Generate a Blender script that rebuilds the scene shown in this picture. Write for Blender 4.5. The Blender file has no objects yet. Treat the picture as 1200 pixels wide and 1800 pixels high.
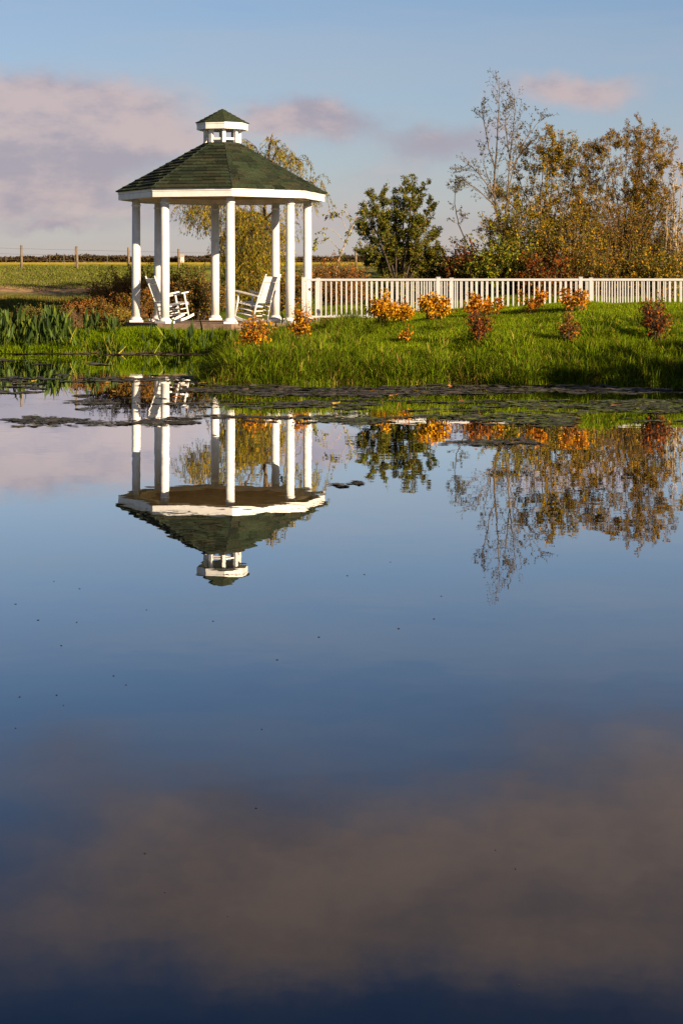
import bpy, math, random
import numpy as np
from mathutils import Vector, Matrix

random.seed(7)
rng = np.random.default_rng(11)
R = math.radians
scene = bpy.context.scene
COL = scene.collection

# ------------------------------------------------------------------ camera
CAM_H, FPX, HORIZON = 1.576, 3096.0, 498.0      # metres, pixels of the 1200x1800 photograph
cam_data = bpy.data.cameras.new('camera')
cam = bpy.data.objects.new('camera', cam_data)
COL.objects.link(cam)
cam.location = (0, 0, CAM_H)
cam.rotation_euler = (R(90), 0, 0)
cam_data.sensor_width = 36
cam_data.lens = 36 * FPX / 1800
cam_data.shift_y = -(900 - HORIZON) / 1800
cam_data.clip_start = 0.1
cam_data.clip_end = 9000
scene.camera = cam
scene.render.resolution_x, scene.render.resolution_y = 682, 1024

def P(px, py, Y):
    """point at depth Y seen at pixel (px, py) of the photograph"""
    return Vector(((px - 600) / FPX * Y, Y, CAM_H - (py - HORIZON) / FPX * Y))
def PX(px, Y):
    return (px - 600) / FPX * Y

# ------------------------------------------------------------------ light
SUN_AZ, SUN_EL = 47.0, 20.0      # azimuth to the right of the direction back to the camera
sd = Vector((math.sin(R(SUN_AZ)) * math.cos(R(SUN_EL)), -math.cos(R(SUN_AZ)) * math.cos(R(SUN_EL)), math.sin(R(SUN_EL))))
sun_data = bpy.data.lights.new('sun', 'SUN')
sun_data.energy = 5.0
sun_data.angle = R(0.5)
sun_data.color = (1.0, 0.77, 0.50)
sun = bpy.data.objects.new('sun', sun_data)
COL.objects.link(sun)
sun.location = (30, -30, 30)
sun.rotation_euler = sd.to_track_quat('Z', 'Y').to_euler()

scene.view_settings.view_transform = 'Standard'
scene.view_settings.look = 'None'
scene.view_settings.gamma = 1
scene.view_settings.exposure = 1.2
scene.view_settings.use_curve_mapping = False

world = bpy.data.worlds.new('World')
scene.world = world
world.use_nodes = True
WT = world.node_tree
WT.nodes.clear()

class NG:
    """tiny helper for building node maths"""
    def __init__(s, tree): s.t = tree
    def new(s, kind, **kw):
        n = s.t.nodes.new(kind)
        for k, v in kw.items(): setattr(n, k, v)
        return n
    def put(s, sock, v):
        if hasattr(v, 'is_output') or isinstance(v, bpy.types.NodeSocket): s.t.links.new(v, sock)
        else: sock.default_value = v
    def m(s, op, a, b=0.0, c=None, clamp=False):
        n = s.new('ShaderNodeMath', operation=op, use_clamp=clamp)
        s.put(n.inputs[0], a); s.put(n.inputs[1], b)
        if c is not None: s.put(n.inputs[2], c)
        return n.outputs[0]
    def ss(s, v, a, b, lo=0.0, hi=1.0):
        n = s.new('ShaderNodeMapRange', interpolation_type='SMOOTHSTEP')
        s.put(n.inputs[0], v); n.inputs[1].default_value = a; n.inputs[2].default_value = b
        n.inputs[3].default_value = lo; n.inputs[4].default_value = hi
        return n.outputs[0]
    def mix(s, f, a, b, blend='MIX'):
        n = s.new('ShaderNodeMix', data_type='RGBA', blend_type=blend)
        s.put(n.inputs[0], f)
        s.put(n.inputs[6], a if not isinstance(a, tuple) else (*a[:3], 1))
        s.put(n.inputs[7], b if not isinstance(b, tuple) else (*b[:3], 1))
        return n.outputs[2]
    def noise(s, vec, scale, detail=3, rough=0.5, dist=0.0):
        n = s.new('ShaderNodeTexNoise')
        if vec is not None: s.put(n.inputs['Vector'], vec)
        n.inputs['Scale'].default_value = scale; n.inputs['Detail'].default_value = detail
        n.inputs['Roughness'].default_value = rough; n.inputs['Distortion'].default_value = dist
        return n
    def xyz(s, x, y, z):
        n = s.new('ShaderNodeCombineXYZ')
        s.put(n.inputs[0], x); s.put(n.inputs[1], y); s.put(n.inputs[2], z)
        return n.outputs[0]

g = NG(WT)
sky = g.new('ShaderNodeTexSky', sky_type='NISHITA')
sky.sun_disc = False
sky.sun_elevation = R(SUN_EL)
sky.sun_rotation = math.atan2(sd.x, sd.y)
sky.altitude = 50
sky.air_density = 1.0
sky.dust_density = 0.6
sky.ozone_density = 1.2
tc = g.new('ShaderNodeTexCoord')
sep = g.new('ShaderNodeSeparateXYZ')
WT.links.new(tc.outputs['Generated'], sep.inputs[0])
az = g.m('ARCTAN2', sep.outputs[0], sep.outputs[1])
el = g.m('ARCSINE', sep.outputs[2])
# cloud shapes live on the sky dome (azimuth, elevation), their edges torn by noise
uv = g.xyz(az, el, 0.0)
warp = g.noise(uv, 13.0, 8, 0.62)
wsep = g.new('ShaderNodeSeparateColor')
WT.links.new(warp.outputs['Color'], wsep.inputs[0])
u2 = g.m('MULTIPLY_ADD', g.m('SUBTRACT', wsep.outputs[0], 0.5), 0.085, az)
v2 = g.m('MULTIPLY_ADD', g.m('SUBTRACT', wsep.outputs[1], 0.5), 0.045, el)
def blob(px, py, sx, sy):
    a = g.m('MULTIPLY', g.m('SUBTRACT', u2, (px - 600) / FPX), FPX / sx)
    b = g.m('MULTIPLY', g.m('SUBTRACT', v2, (HORIZON - py) / FPX), FPX / sy)
    r2 = g.m('ADD', g.m('MULTIPLY', a, a), g.m('MULTIPLY', b, b))
    return g.m('EXPONENT', g.m('MULTIPLY', r2, -1.0))
def cloudsum(lst):
    tot = None
    for (px, py, sx, sy, w) in lst:
        bb = g.m('MULTIPLY', blob(px, py, sx, sy), w)
        tot = bb if tot is None else g.m('ADD', tot, bb)
    return tot
stretch = g.xyz(g.m('MULTIPLY', az, 0.5), el, 3.3)
fbm = g.noise(stretch, 17.0, 9, 0.6).outputs['Fac']
fbm_big = g.noise(stretch, 3.2, 5, 0.5).outputs['Fac']
low = cloudsum([(140, 212, 200, 74, 1.2), (-120, 240, 200, 80, 0.9), (70, 318, 200, 48, 1.1), (540, 215, 125, 50, 1.2),
                (1010, 160, 160, 36, 0.95), (780, 262, 120, 40, 0.85), (300, 262, 90, 30, 0.4), (115, 402, 60, 16, 0.6), (1250, 300, 180, 60, 0.6), (250, 375, 420, 42, 0.5), (900, 385, 420, 40, 0.45), (660, 315, 150, 30, 0.4)])
# the sky's higher cloud, which the photograph shows only in the pond
def up(y): return HORIZON - (y - HORIZON)
high = cloudsum([(980, up(1500), 560, 150, 1.1), (380, up(1520), 360, 130, 0.95), (1150, up(1300), 300, 110, 0.6), (300, up(1380), 300, 70, 0.35),
                 (120, up(1300), 170, 60, 0.45), (1700, up(1500), 500, 170, 0.9), (-300, up(1600), 300, 90, 0.7), (700, up(1600), 500, 60, 0.4)])
ftex = g.m('MULTIPLY', g.m('SUBTRACT', fbm, 0.5), 0.9)
low_m = g.ss(g.m('ADD', low, ftex), 0.2, 0.95)
high_m = g.ss(g.m('ADD', high, g.m('MULTIPLY', ftex, 0.55)), 0.02, 1.25)
# the same broken cloud carries on all round, away from the view
away = g.ss(g.m('ABSOLUTE', az), 0.28, 0.6)
other = g.m('MULTIPLY', g.ss(fbm_big, 0.5, 0.68), g.m('MULTIPLY', away, g.ss(el, 0.0, 0.08)))
haze_f = g.m('EXPONENT', g.m('MULTIPLY', g.m('MAXIMUM', el, 0.0), -1.0 / 0.085))
# the air is clear and deepens quickly towards the zenith
SKYTINT = g.mix(g.ss(el, 0.15, 0.46), (0.58, 0.765, 1.0), (0.16, 0.29, 0.50))
base = g.mix(1.0, sky.outputs[0], SKYTINT, 'MULTIPLY')
base = g.mix(g.m('MULTIPLY', haze_f, 0.92), base, (4.95, 4.05, 3.95))
wob = g.m('MULTIPLY', g.m('SUBTRACT', fbm, 0.35), 1.6)
# each billow is lit on its upper right, towards the sun, and mauve below
off_ = g.xyz(g.m('MULTIPLY', g.m('ADD', az, 0.012), 0.5), g.m('ADD', el, 0.010), 3.3)
fbm_s = g.noise(off_, 17.0, 9, 0.6).outputs['Fac']
lit = g.ss(g.m('ADD', g.m('MULTIPLY', g.m('SUBTRACT', fbm, fbm_s), 2.2), g.m('MULTIPLY', fbm, 0.6)), 0.05, 0.55)
lowcol = g.mix(lit, (3.35, 2.95, 3.5), (5.2, 4.1, 4.05))
# thin cirrus veil, drawn out sideways, strongest above the cloud bank
cir = g.noise(g.xyz(g.m('MULTIPLY', az, 0.35), g.m('MULTIPLY', el, 3.0), 7.7), 6.0, 7, 0.6).outputs['Fac']
veil = g.m('MULTIPLY', g.ss(cir, 0.36, 0.70), g.m('MULTIPLY', g.ss(el, 0.02, 0.10), g.ss(el, 0.20, 0.34, 1.0, 0.15)))
base = g.mix(g.m('MULTIPLY', veil, 0.28), base, (4.4, 4.35, 4.5))
c1 = g.mix(g.m('MULTIPLY', low_m, 0.85), base, lowcol)
highcol = g.mix(g.ss(fbm, 0.25, 0.75), (2.2, 1.85, 1.95), (4.0, 2.95, 2.4))
c2 = g.mix(g.m('MULTIPLY', high_m, 0.95), c1, highcol)
c3 = g.mix(g.m('MULTIPLY', other, 0.8), c2, (3.6, 3.2, 3.4))
bg = g.new('ShaderNodeBackground')
bg.inputs['Strength'].default_value = 0.050
WT.links.new(c3, bg.inputs['Color'])
wo = g.new('ShaderNodeOutputWorld')
WT.links.new(bg.outputs[0], wo.inputs['Surface'])

scene.render.engine = 'CYCLES'
scene.cycles.max_bounces = 6
scene.cycles.diffuse_bounces = 3
scene.cycles.glossy_bounces = 3
scene.cycles.transmission_bounces = 3
scene.cycles.transparent_max_bounces = 4
scene.cycles.use_denoising = True
scene.cycles.sample_clamp_indirect = 6

# ------------------------------------------------------------------ materials
def principled(name, color, rough=0.6, var=0.0, vscale=8.0, bump=0.0, bscale=40.0, spec=0.4, objrand=0.0):
    m = bpy.data.materials.new(name); m.use_nodes = True
    t = m.node_tree; b = t.nodes['Principled BSDF']; h = NG(t)
    b.inputs['Roughness'].default_value = rough
    b.inputs['Specular IOR Level'].default_value = spec
    col = None
    tcn = h.new('ShaderNodeTexCoord')
    if var:
        n = h.noise(tcn.outputs['Object'], vscale, 4, 0.6)
        col = h.mix(h.ss(n.outputs['Fac'], 0.3, 0.7), tuple(c * (1 - var) for c in color), tuple(min(1, c * (1 + var)) for c in color))
    else:
        n0 = h.new('ShaderNodeRGB'); n0.outputs[0].default_value = (*color, 1); col = n0.outputs[0]
    if objrand:
        oi = h.new('ShaderNodeObjectInfo')
        mr = h.new('ShaderNodeMapRange'); h.put(mr.inputs[0], oi.outputs['Random'])
        mr.inputs[3].default_value = 1 - objrand; mr.inputs[4].default_value = 1 + objrand
        col = h.mix(1.0, col, h.xyz(mr.outputs[0], mr.outputs[0], mr.outputs[0]), 'MULTIPLY')
    t.links.new(col, b.inputs['Base Color'])
    if bump:
        nb = h.noise(tcn.outputs['Object'], bscale, 4, 0.6)
        bn = h.new('ShaderNodeBump'); bn.inputs['Strength'].default_value = bump; bn.inputs['Distance'].default_value = 0.01
        t.links.new(nb.outputs['Fac'], bn.inputs['Height']); t.links.new(bn.outputs[0], b.inputs['Normal'])
    return m

def leaf_mat(name, trans=0.2, rough=0.7, spec=0.06):
    """colour comes from each leaf's own colour attribute; some light passes through the leaf"""
    m = bpy.data.materials.new(name); m.use_nodes = True
    t = m.node_tree; h = NG(t); b = t.nodes['Principled BSDF']
    at = h.new('ShaderNodeAttribute', attribute_name='Col')
    t.links.new(at.outputs['Color'], b.inputs['Base Color'])
    b.inputs['Roughness'].default_value = rough; b.inputs['Specular IOR Level'].default_value = spec
    tr = h.new('ShaderNodeBsdfTranslucent'); t.links.new(at.outputs['Color'], tr.inputs['Color'])
    mx = h.new('ShaderNodeMixShader'); mx.inputs[0].default_value = trans
    t.links.new(b.outputs[0], mx.inputs[1]); t.links.new(tr.outputs[0], mx.inputs[2])
    t.links.new(mx.outputs[0], t.nodes['Material Output'].inputs['Surface'])
    return m

M_WHITE = principled('white_paint', (0.66, 0.65, 0.645), 0.5, 0.09, 5.0, 0.08, 30)
M_RAIL = principled('white_vinyl', (0.54, 0.54, 0.56), 0.5, 0.08, 3.0)
M_SOFFIT = principled('soffit_board', (0.74, 0.61, 0.45), 0.6, 0.10, 4.0)
M_SLAB = principled('brown_concrete', (0.17, 0.115, 0.08), 0.9, 0.3, 6.0, 0.5, 30)
SHINGLES = [principled('shingle_' + n, c, 0.9, 0.35, 22.0, 0.6, 120, 0.15, 0.3) for n, c in
            (('moss', (0.029, 0.038, 0.020)), ('dark', (0.015, 0.020, 0.013)), ('olive', (0.033, 0.034, 0.019)), ('green', (0.024, 0.036, 0.018)))]
M_HIP = principled('hip_flashing', (0.014, 0.018, 0.013), 0.85)
M_BARK = principled('grey_brown_bark', (0.13, 0.095, 0.065), 0.9, 0.4, 12.0)
M_BARK_DARK = principled('dark_bark', (0.055, 0.04, 0.03), 0.9, 0.4, 12.0)
M_BARK_PALE = principled('pale_birch_bark', (0.36, 0.28, 0.19), 0.8, 0.45, 14.0)
M_BARK_TAN = principled('tan_bark', (0.13, 0.085, 0.045), 0.9, 0.4, 12.0)
M_POST = principled('weathered_post', (0.16, 0.12, 0.08), 0.9, 0.3, 9.0)
M_WIRE = principled('fence_wire', (0.12, 0.11, 0.10), 0.5)
M_LEAF = leaf_mat('leaf')
M_GRASS = leaf_mat('grass_blade', 0.27, 0.7, 0.04)
M_WEED = leaf_mat('floating_weed', 0.0, 0.55, 0.3)
M_DECK = principled('deck_board', (0.20, 0.15, 0.11), 0.85, 0.3, 6.0, objrand=0.2)

def water_mat():
    m = bpy.data.materials.new('pond_water'); m.use_nodes = True
    t = m.node_tree; t.nodes.clear(); h = NG(t)
    geo = h.new('ShaderNodeNewGeometry')
    mp = h.new('ShaderNodeMapping'); mp.inputs['Scale'].default_value = (0.55, 1.0, 1.0)
    t.links.new(geo.outputs['Position'], mp.inputs['Vector'])
    n1 = h.noise(mp.outputs[0], 1.6, 2, 0.5)
    n2 = h.noise(mp.outputs[0], 9.0, 3, 0.55)
    patch = h.noise(mp.outputs[0], 0.22, 2, 0.5)
    amp = h.ss(patch.outputs['Fac'], 0.35, 0.7, 0.35, 1.3)
    def slope(n, a):
        v = h.new('ShaderNodeVectorMath', operation='SUBTRACT'); t.links.new(n.outputs['Color'], v.inputs[0]); v.inputs[1].default_value = (0.5, 0.5, 0.5)
        w = h.new('ShaderNodeVectorMath', operation='MULTIPLY'); t.links.new(v.outputs[0], w.inputs[0]); w.inputs[1].default_value = (a, a, 0)
        return w.outputs[0]
    s = h.new('ShaderNodeVectorMath', operation='ADD'); t.links.new(slope(n1, 0.0058), s.inputs[0]); t.links.new(slope(n2, 0.0085), s.inputs[1])
    s2 = h.new('ShaderNodeVectorMath', operation='SCALE'); t.links.new(s.outputs[0], s2.inputs[0]); t.links.new(amp, s2.inputs['Scale'])
    s3 = h.new('ShaderNodeVectorMath', operation='ADD'); t.links.new(s2.outputs[0], s3.inputs[0]); s3.inputs[1].default_value = (0, 0, 1)
    nn = h.new('ShaderNodeVectorMath', operation='NORMALIZE'); t.links.new(s3.outputs[0], nn.inputs[0])
    fr = h.new('ShaderNodeFresnel'); fr.inputs['IOR'].default_value = 1.34
    gl = h.new('ShaderNodeBsdfGlossy'); gl.inputs['Roughness'].default_value = 0.0; gl.inputs['Color'].default_value = (0.97, 0.97, 0.97, 1)
    t.links.new(nn.outputs[0], gl.inputs['Normal'])
    df = h.new('ShaderNodeBsdfDiffuse'); df.inputs['Color'].default_value = (0.0012, 0.002, 0.004, 1)
    mx = h.new('ShaderNodeMixShader')
    t.links.new(h.m('MULTIPLY', fr.outputs[0], 1.7, clamp=True), mx.inputs[0]); t.links.new(df.outputs[0], mx.inputs[1]); t.links.new(gl.outputs[0], mx.inputs[2])
    out = h.new('ShaderNodeOutputMaterial'); t.links.new(mx.outputs[0], out.inputs['Surface'])
    return m
M_WATER = water_mat()

def ground_mat():
    m = bpy.data.materials.new('soil_and_turf'); m.use_nodes = True
    t = m.node_tree; h = NG(t); b = t.nodes['Principled BSDF']
    at = h.new('ShaderNodeAttribute', attribute_name='Col')
    geo = h.new('ShaderNodeNewGeometry')
    n = h.noise(geo.outputs['Position'], 2.2, 6, 0.65)
    n2 = h.noise(geo.outputs['Position'], 0.35, 4, 0.6)
    f = h.m('MULTIPLY', h.ss(n.outputs['Fac'], 0.3, 0.72, 0.55, 1.4), h.ss(n2.outputs['Fac'], 0.3, 0.7, 0.75, 1.25))
    c = h.mix(1.0, at.outputs['Color'], h.xyz(f, f, f), 'MULTIPLY')
    t.links.new(c, b.inputs['Base Color'])
    b.inputs['Roughness'].default_value = 0.95; b.inputs['Specular IOR Level'].default_value = 0.1
    bn = h.new('ShaderNodeBump'); bn.inputs['Strength'].default_value = 0.7; bn.inputs['Distance'].default_value = 0.06
    t.links.new(n.outputs['Fac'], bn.inputs['Height']); t.links.new(bn.outputs[0], b.inputs['Normal'])
    return m
M_GROUND = ground_mat()

# ------------------------------------------------------------------ object helpers
def tag(o, label=None, cat=None, group=None, kind=None):
    if label: o['label'] = label
    if cat: o['category'] = cat
    if group: o['group'] = group
    if kind: o['kind'] = kind
    return o
def thing(name, loc, label, cat, group=None, rz=0.0):
    o = bpy.data.objects.new(name, None); COL.objects.link(o)
    o.location = loc; o.rotation_euler = (0, 0, rz); o.empty_display_size = 0.2
    return tag(o, label, cat, group)
def link(name, me, mat, parent=None):
    if mat is not None and not me.materials: me.materials.append(mat)
    o = bpy.data.objects.new(name, me); COL.objects.link(o)
    if parent is not None: o.parent = parent
    return o
def origin_of(parent):
    v = Vector((0, 0, 0))
    while parent is not None:
        v += parent.location; parent = parent.parent
    return v
class MB:
    def __init__(s): s.v, s.f = [], []
    def add(s, vs, fs):
        n = len(s.v); s.v.extend(tuple(x) for x in vs); s.f.extend(tuple(i + n for i in f) for f in fs)
    def box(s, lo, hi):
        (a, b, c), (d, e, f) = lo, hi
        s.add([(a, b, c), (d, b, c), (d, e, c), (a, e, c), (a, b, f), (d, b, f), (d, e, f), (a, e, f)],
              [(3, 2, 1, 0), (4, 5, 6, 7), (0, 1, 5, 4), (1, 2, 6, 5), (2, 3, 7, 6), (3, 0, 4, 7)])
    def hexa(s, p):       # 8 points: bottom ring then top ring
        s.add(p, [(3, 2, 1, 0), (4, 5, 6, 7), (0, 1, 5, 4), (1, 2, 6, 5), (2, 3, 7, 6), (3, 0, 4, 7)])
    def bar(s, a, b, w, t, upv=(0, 0, 1)):   # rectangular bar from a to b; w across, t along upv
        a, b = Vector(a), Vector(b); d = (b - a).normalized(); side = d.cross(Vector(upv))
        if side.length < 1e-4: side = d.cross(Vector((0, 1, 0)))
        side.normalize(); u = side.cross(d).normalized()
        sw, ut = side * w / 2, u * t / 2
        s.hexa([a - sw - ut, a + sw - ut, a + sw + ut, a - sw + ut, b - sw - ut, b + sw - ut, b + sw + ut, b - sw + ut])
    def tube(s, pts, rad, n=6, cap=True):
        pts = [Vector(p) for p in pts]; base = len(s.v); k = len(pts)
        for i, p in enumerate(pts):
            d = (pts[min(i + 1, k - 1)] - pts[max(i - 1, 0)])
            if d.length < 1e-6: d = Vector((0, 0, 1))
            d.normalize()
            a = d.cross(Vector((0.31, 0.95, 0.07)));  a.normalize(); b2 = d.cross(a)
            r = rad[i] if isinstance(rad, (list, tuple)) else rad
            for j in range(n):
                t = 2 * math.pi * j / n; q = p + a * (r * math.cos(t)) + b2 * (r * math.sin(t)); s.v.append((q.x, q.y, q.z))
        for i in range(k - 1):
            for j in range(n):
                j2 = (j + 1) % n
                s.f.append((base + i * n + j, base + i * n + j2, base + (i + 1) * n + j2, base + (i + 1) * n + j))
        if cap:
            s.f.append(tuple(base + j for j in reversed(range(n)))); s.f.append(tuple(base + (k - 1) * n + j for j in range(n)))
    def lathe(s, prof, n=20, c=(0, 0)):
        base = len(s.v)
        for r, z in prof:
            for j in range(n):
                t = 2 * math.pi * j / n; s.v.append((c[0] + r * math.cos(t), c[1] + r * math.sin(t), z))
        for i in range(len(prof) - 1):
            for j in range(n):
                j2 = (j + 1) % n
                s.f.append((base + i * n + j, base + i * n + j2, base + (i + 1) * n + j2, base + (i + 1) * n + j))
        s.f.append(tuple(base + j for j in reversed(range(n)))); s.f.append(tuple(base + (len(prof) - 1) * n + j for j in range(n)))
    def mesh(s, name, off=None, smooth=False):
        me = bpy.data.meshes.new(name)
        vs = s.v if off is None else [(x - off[0], y - off[1], z - off[2]) for x, y, z in s.v]
        me.from_pydata(vs, [], s.f); me.update()
        if smooth: me.shade_smooth()
        return me
    def obj(s, name, mat, parent=None, smooth=False, world=False):
        off = origin_of(parent) if (world and parent is not None) else None
        return link(name, s.mesh(name, off, smooth), mat, parent)

def np_mesh(name, verts, faces, cols=None, smooth=False):
    """verts (n,3), faces (m,k) all the same size, cols (n,3)"""
    me = bpy.data.meshes.new(name)
    n, (m, k) = len(verts), faces.shape
    me.vertices.add(n); me.vertices.foreach_set('co', np.ascontiguousarray(verts, np.float32).ravel())
    me.loops.add(m * k); me.loops.foreach_set('vertex_index', np.ascontiguousarray(faces, np.int32).ravel())
    me.polygons.add(m); me.polygons.foreach_set('loop_start', np.arange(0, m * k, k, dtype=np.int32))
    me.polygons.foreach_set('loop_total', np.full(m, k, np.int32))
    if smooth: me.polygons.foreach_set('use_smooth', np.ones(m, bool))
    me.update(calc_edges=True)
    if cols is not None:
        at = me.color_attributes.new('Col', 'FLOAT_COLOR', 'POINT')
        c = np.ones((n, 4), np.float32); c[:, :3] = cols
        at.data.foreach_set('color', c.ravel())
    return me
def pick(palette, n, jitter=0.25):
    cols = np.array([c for c, w in palette]); w = np.array([w for c, w in palette], float); w /= w.sum()
    out = cols[rng.choice(len(cols), n, p=w)]
    out = out * rng.uniform(1 - jitter, 1 + jitter, (n, 1)) * rng.uniform(0.92, 1.08, (n, 3))
    return np.clip(out, 0.002, 0.9)
def unit(a): return a / np.maximum(np.linalg.norm(a, axis=1, keepdims=True), 1e-6)
def leaves_mesh(name, pos, dirs, length, width, palette, off=(0, 0, 0), jitter=0.3, cols=None):
    """diamond leaves, slightly folded along the midrib"""
    pos = np.asarray(pos, float).reshape(-1, 3) - np.array(off); n = len(pos)
    d = unit(np.asarray(dirs, float).reshape(-1, 3))
    side = unit(np.cross(d, rng.normal(size=(n, 3)))); nor = np.cross(side, d)
    L = length * rng.uniform(0.6, 1.3, (n, 1)); W = width * rng.uniform(0.65, 1.25, (n, 1))
    v = np.empty((n, 4, 3))
    v[:, 0] = pos
    v[:, 1] = pos + d * L * 0.45 + side * W / 2 + nor * W * 0.18
    v[:, 2] = pos + d * L
    v[:, 3] = pos + d * L * 0.45 - side * W / 2 + nor * W * 0.18
    i = np.arange(n)[:, None] * 4
    f = np.concatenate([i + np.array([[0, 1, 2]]), i + np.array([[0, 2, 3]])])
    c = pick(palette, n, jitter) if cols is None else cols
    return np_mesh(name, v.reshape(-1, 3), f, np.repeat(c, 4, axis=0))

# ------------------------------------------------------------------ terrain
def sstep(a, b, x):
    t = np.clip((x - a) / (b - a), 0, 1); return t * t * (3 - 2 * t)
GX, GY = PX(391, 43.0), 43.0        # gazebo centre
PAD_Z = 0.47
TAB_Y = [0, 39.6, 40.3, 42, 44, 46, 50, 55, 60, 64, 70, 100, 200, 300, 1500, 8000]
TAB_Z = [0, 0.0, 0.22, 0.42, 0.55, 0.68, 0.98, 1.36, 1.78, 2.12, 2.22, 2.55, 3.9, 5.05, 19.4, 19.4]
def shore_dist(X, Y):
    right = 27.75 + 0.22 * np.sin(X * 1.3 + 0.4) + 0.13 * np.sin(X * 3.7 + 1) + 0.02 * (X - 3) ** 2 * (X > 3)
    left = 39.75 + 0.16 * np.sin(X * 1.1) + 0.08 * np.sin(X * 4.3)
    xl = -2.02 - (Y - 28) * 0.055 + 0.12 * np.sin(Y * 1.9)
    pen = np.minimum(Y - right, (X - xl) * 1.2)
    d = np.maximum(Y - left, pen)
    d = np.maximum(d, np.maximum((X - 11.0 - 0.06 * Y) * 1.0, -14.0 - 0.1 * Y - X))
    return np.maximum(d, -2.5 - Y)
def height(X, Y):
    X = np.asarray(X, float); Y = np.asarray(Y, float)
    d = shore_dist(X, Y); dp = np.maximum(d, 0)
    bank = 0.20 * (1 - np.exp(-dp / 0.4))
    swell = sstep(0.5, 5.5, X)
    rise = (0.67 + 0.26 * swell) * sstep(-0.6, 5.8, dp) - 0.028 * np.clip(dp - 6.0, 0, 8) * (1 - 0.6 * swell)
    zr = bank + rise
    tab = np.interp(Y, TAB_Y, TAB_Z)
    zl = np.minimum(tab, 0.5 * (1 - np.exp(-dp / 0.45)) + np.maximum(dp - 1.2, 0) * 0.3)
    pad = PAD_Z * (1 - np.exp(-dp / 0.4))
    k = np.exp(-(((X - GX) / 3.2) ** 4)) * (Y < 60)
    zl = zl * (1 - k) + (pad + 0.6 * sstep(46, 52, Y)) * k
    wr = sstep(GX + 1.2, GX + 3.2, X)
    z = zl * (1 - wr) + zr * wr
    walk = sstep(-1.6, -0.8, X) * sstep(40.0, 41.0, Y) * (1 - sstep(44.2, 46.5, Y))
    z = z * (1 - walk) + np.minimum(z, 0.60) * walk
    far = sstep(48, 66, Y)
    z = z * (1 - far) + tab * far
    side = (X > 10) & (Y < 30)
    z = np.where(d < 0, -0.7 * (1 - np.exp(d / 0.6)), z)
    z = z + (0.03 * np.sin(X * 2.3 + Y * 0.7) + 0.025 * np.sin(X * 0.9 - Y * 1.7)) * sstep(0.3, 1.5, d)
    return z
def axis(segs):
    out = []
    for a, b, s in segs: out.extend(np.arange(a, b - 1e-6, s))
    return out
def geo(a, b, r):
    out = [a]; s = 1.0
    while out[-1] < b: s *= r; out.append(out[-1] + s)
    return out
xs = axis([(-14, 13, 0.16)]); ys = axis([(-4, 26, 1.0), (26, 48, 0.16), (48, 72, 0.5)])
xr = geo(13, 3500, 1.16); xl_ = [-14 - (v - 13) for v in xr][::-1]
xs = np.array(xl_[:-1] + xs + xr); ys = np.array([-400, -200, -100, -50, -25, -12, -7] + ys + geo(72, 7000, 1.07))
XX, YY = np.meshgrid(xs, ys)
ZZ = height(XX, YY)
nx, ny = len(xs), len(ys)
idx = np.arange(nx * ny).reshape(ny, nx)
gf = np.stack([idx[:-1, :-1], idx[:-1, 1:], idx[1:, 1:], idx[1:, :-1]], -1).reshape(-1, 4)
X1, Y1 = XX.ravel(), YY.ravel(); D1 = shore_dist(X1, Y1)
def lerp3(a, b, t): return a * (1 - t[:, None]) + b * t[:, None]
def vnoise(x, y, s):
    return 0.5 + 0.25 * (np.sin(x * s + 1.7 * np.sin(y * s * 0.8)) + np.sin(y * s * 1.3 + 1.3 * np.sin(x * s * 0.7 + 2)))
turf, mud = np.array([0.08, 0.115, 0.005]), np.array([0.060, 0.045, 0.032])
meadow, dirt = np.array([0.13, 0.145, 0.020]), np.array([0.30, 0.185, 0.10])
olive, crop, earth = np.array([0.14, 0.12, 0.03]), np.array([0.50, 0.36, 0.015]), np.array([0.13, 0.08, 0.04])
gc = np.tile(turf, (len(X1), 1))
leftw = 1 - sstep(GX - 3.5, GX - 2.0, X1)
gc = lerp3(gc, lerp3(np.tile(olive, (len(X1), 1)), np.tile(np.array([0.085, 0.12, 0.02]), (len(X1), 1)), vnoise(X1, Y1, 1.9)), leftw * sstep(41, 43, Y1))
gc = lerp3(gc, lerp3(np.tile(meadow, (len(X1), 1)), np.tile(np.array([0.20, 0.17, 0.055]), (len(X1), 1)), sstep(0.5, 0.8, vnoise(X1 * 0.3, Y1 * 2.2, 0.9))), sstep(56, 59, Y1))
pathc = 55.6 + 0.05 * (X1 + 8) ** 1 + 0.3 * np.sin(X1 * 0.9)
gc = lerp3(gc, np.tile(dirt, (len(X1), 1)), np.exp(-((Y1 - pathc) / 1.6) ** 4) * (1 - sstep(-7.6, -6.2, X1)))
gc = lerp3(gc, np.tile(earth, (len(X1), 1)), 0.75 * np.exp(-((Y1 - 65.2) / 0.8) ** 2) * sstep(0.45, 0.7, vnoise(X1, Y1, 0.8)))
gc = lerp3(gc, np.tile(np.array([0.12, 0.155, 0.02]), (len(X1), 1)), sstep(72, 85, Y1))
gc = lerp3(gc, np.tile(crop, (len(X1), 1)), 0.4 * sstep(92, 105, Y1) + 0.6 * sstep(115, 150, Y1))
gc = lerp3(gc, np.tile(earth * 0.6, (len(X1), 1)), sstep(1350, 1480, Y1))
gc = lerp3(gc, np.tile(mud, (len(X1), 1)), 1 - sstep(0.0, 0.35, D1))
ground = link('ground', np_mesh('ground', np.stack([X1, Y1, ZZ.ravel()], -1), gf, gc, True), M_GROUND)
tag(ground, kind='structure')
wm = MB(); wm.add([(-60, -12, 0), (60, -12, 0), (60, 47, 0), (-60, 47, 0)], [(0, 1, 2, 3)])
water = wm.obj('water', M_WATER); tag(water, kind='structure')

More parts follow.
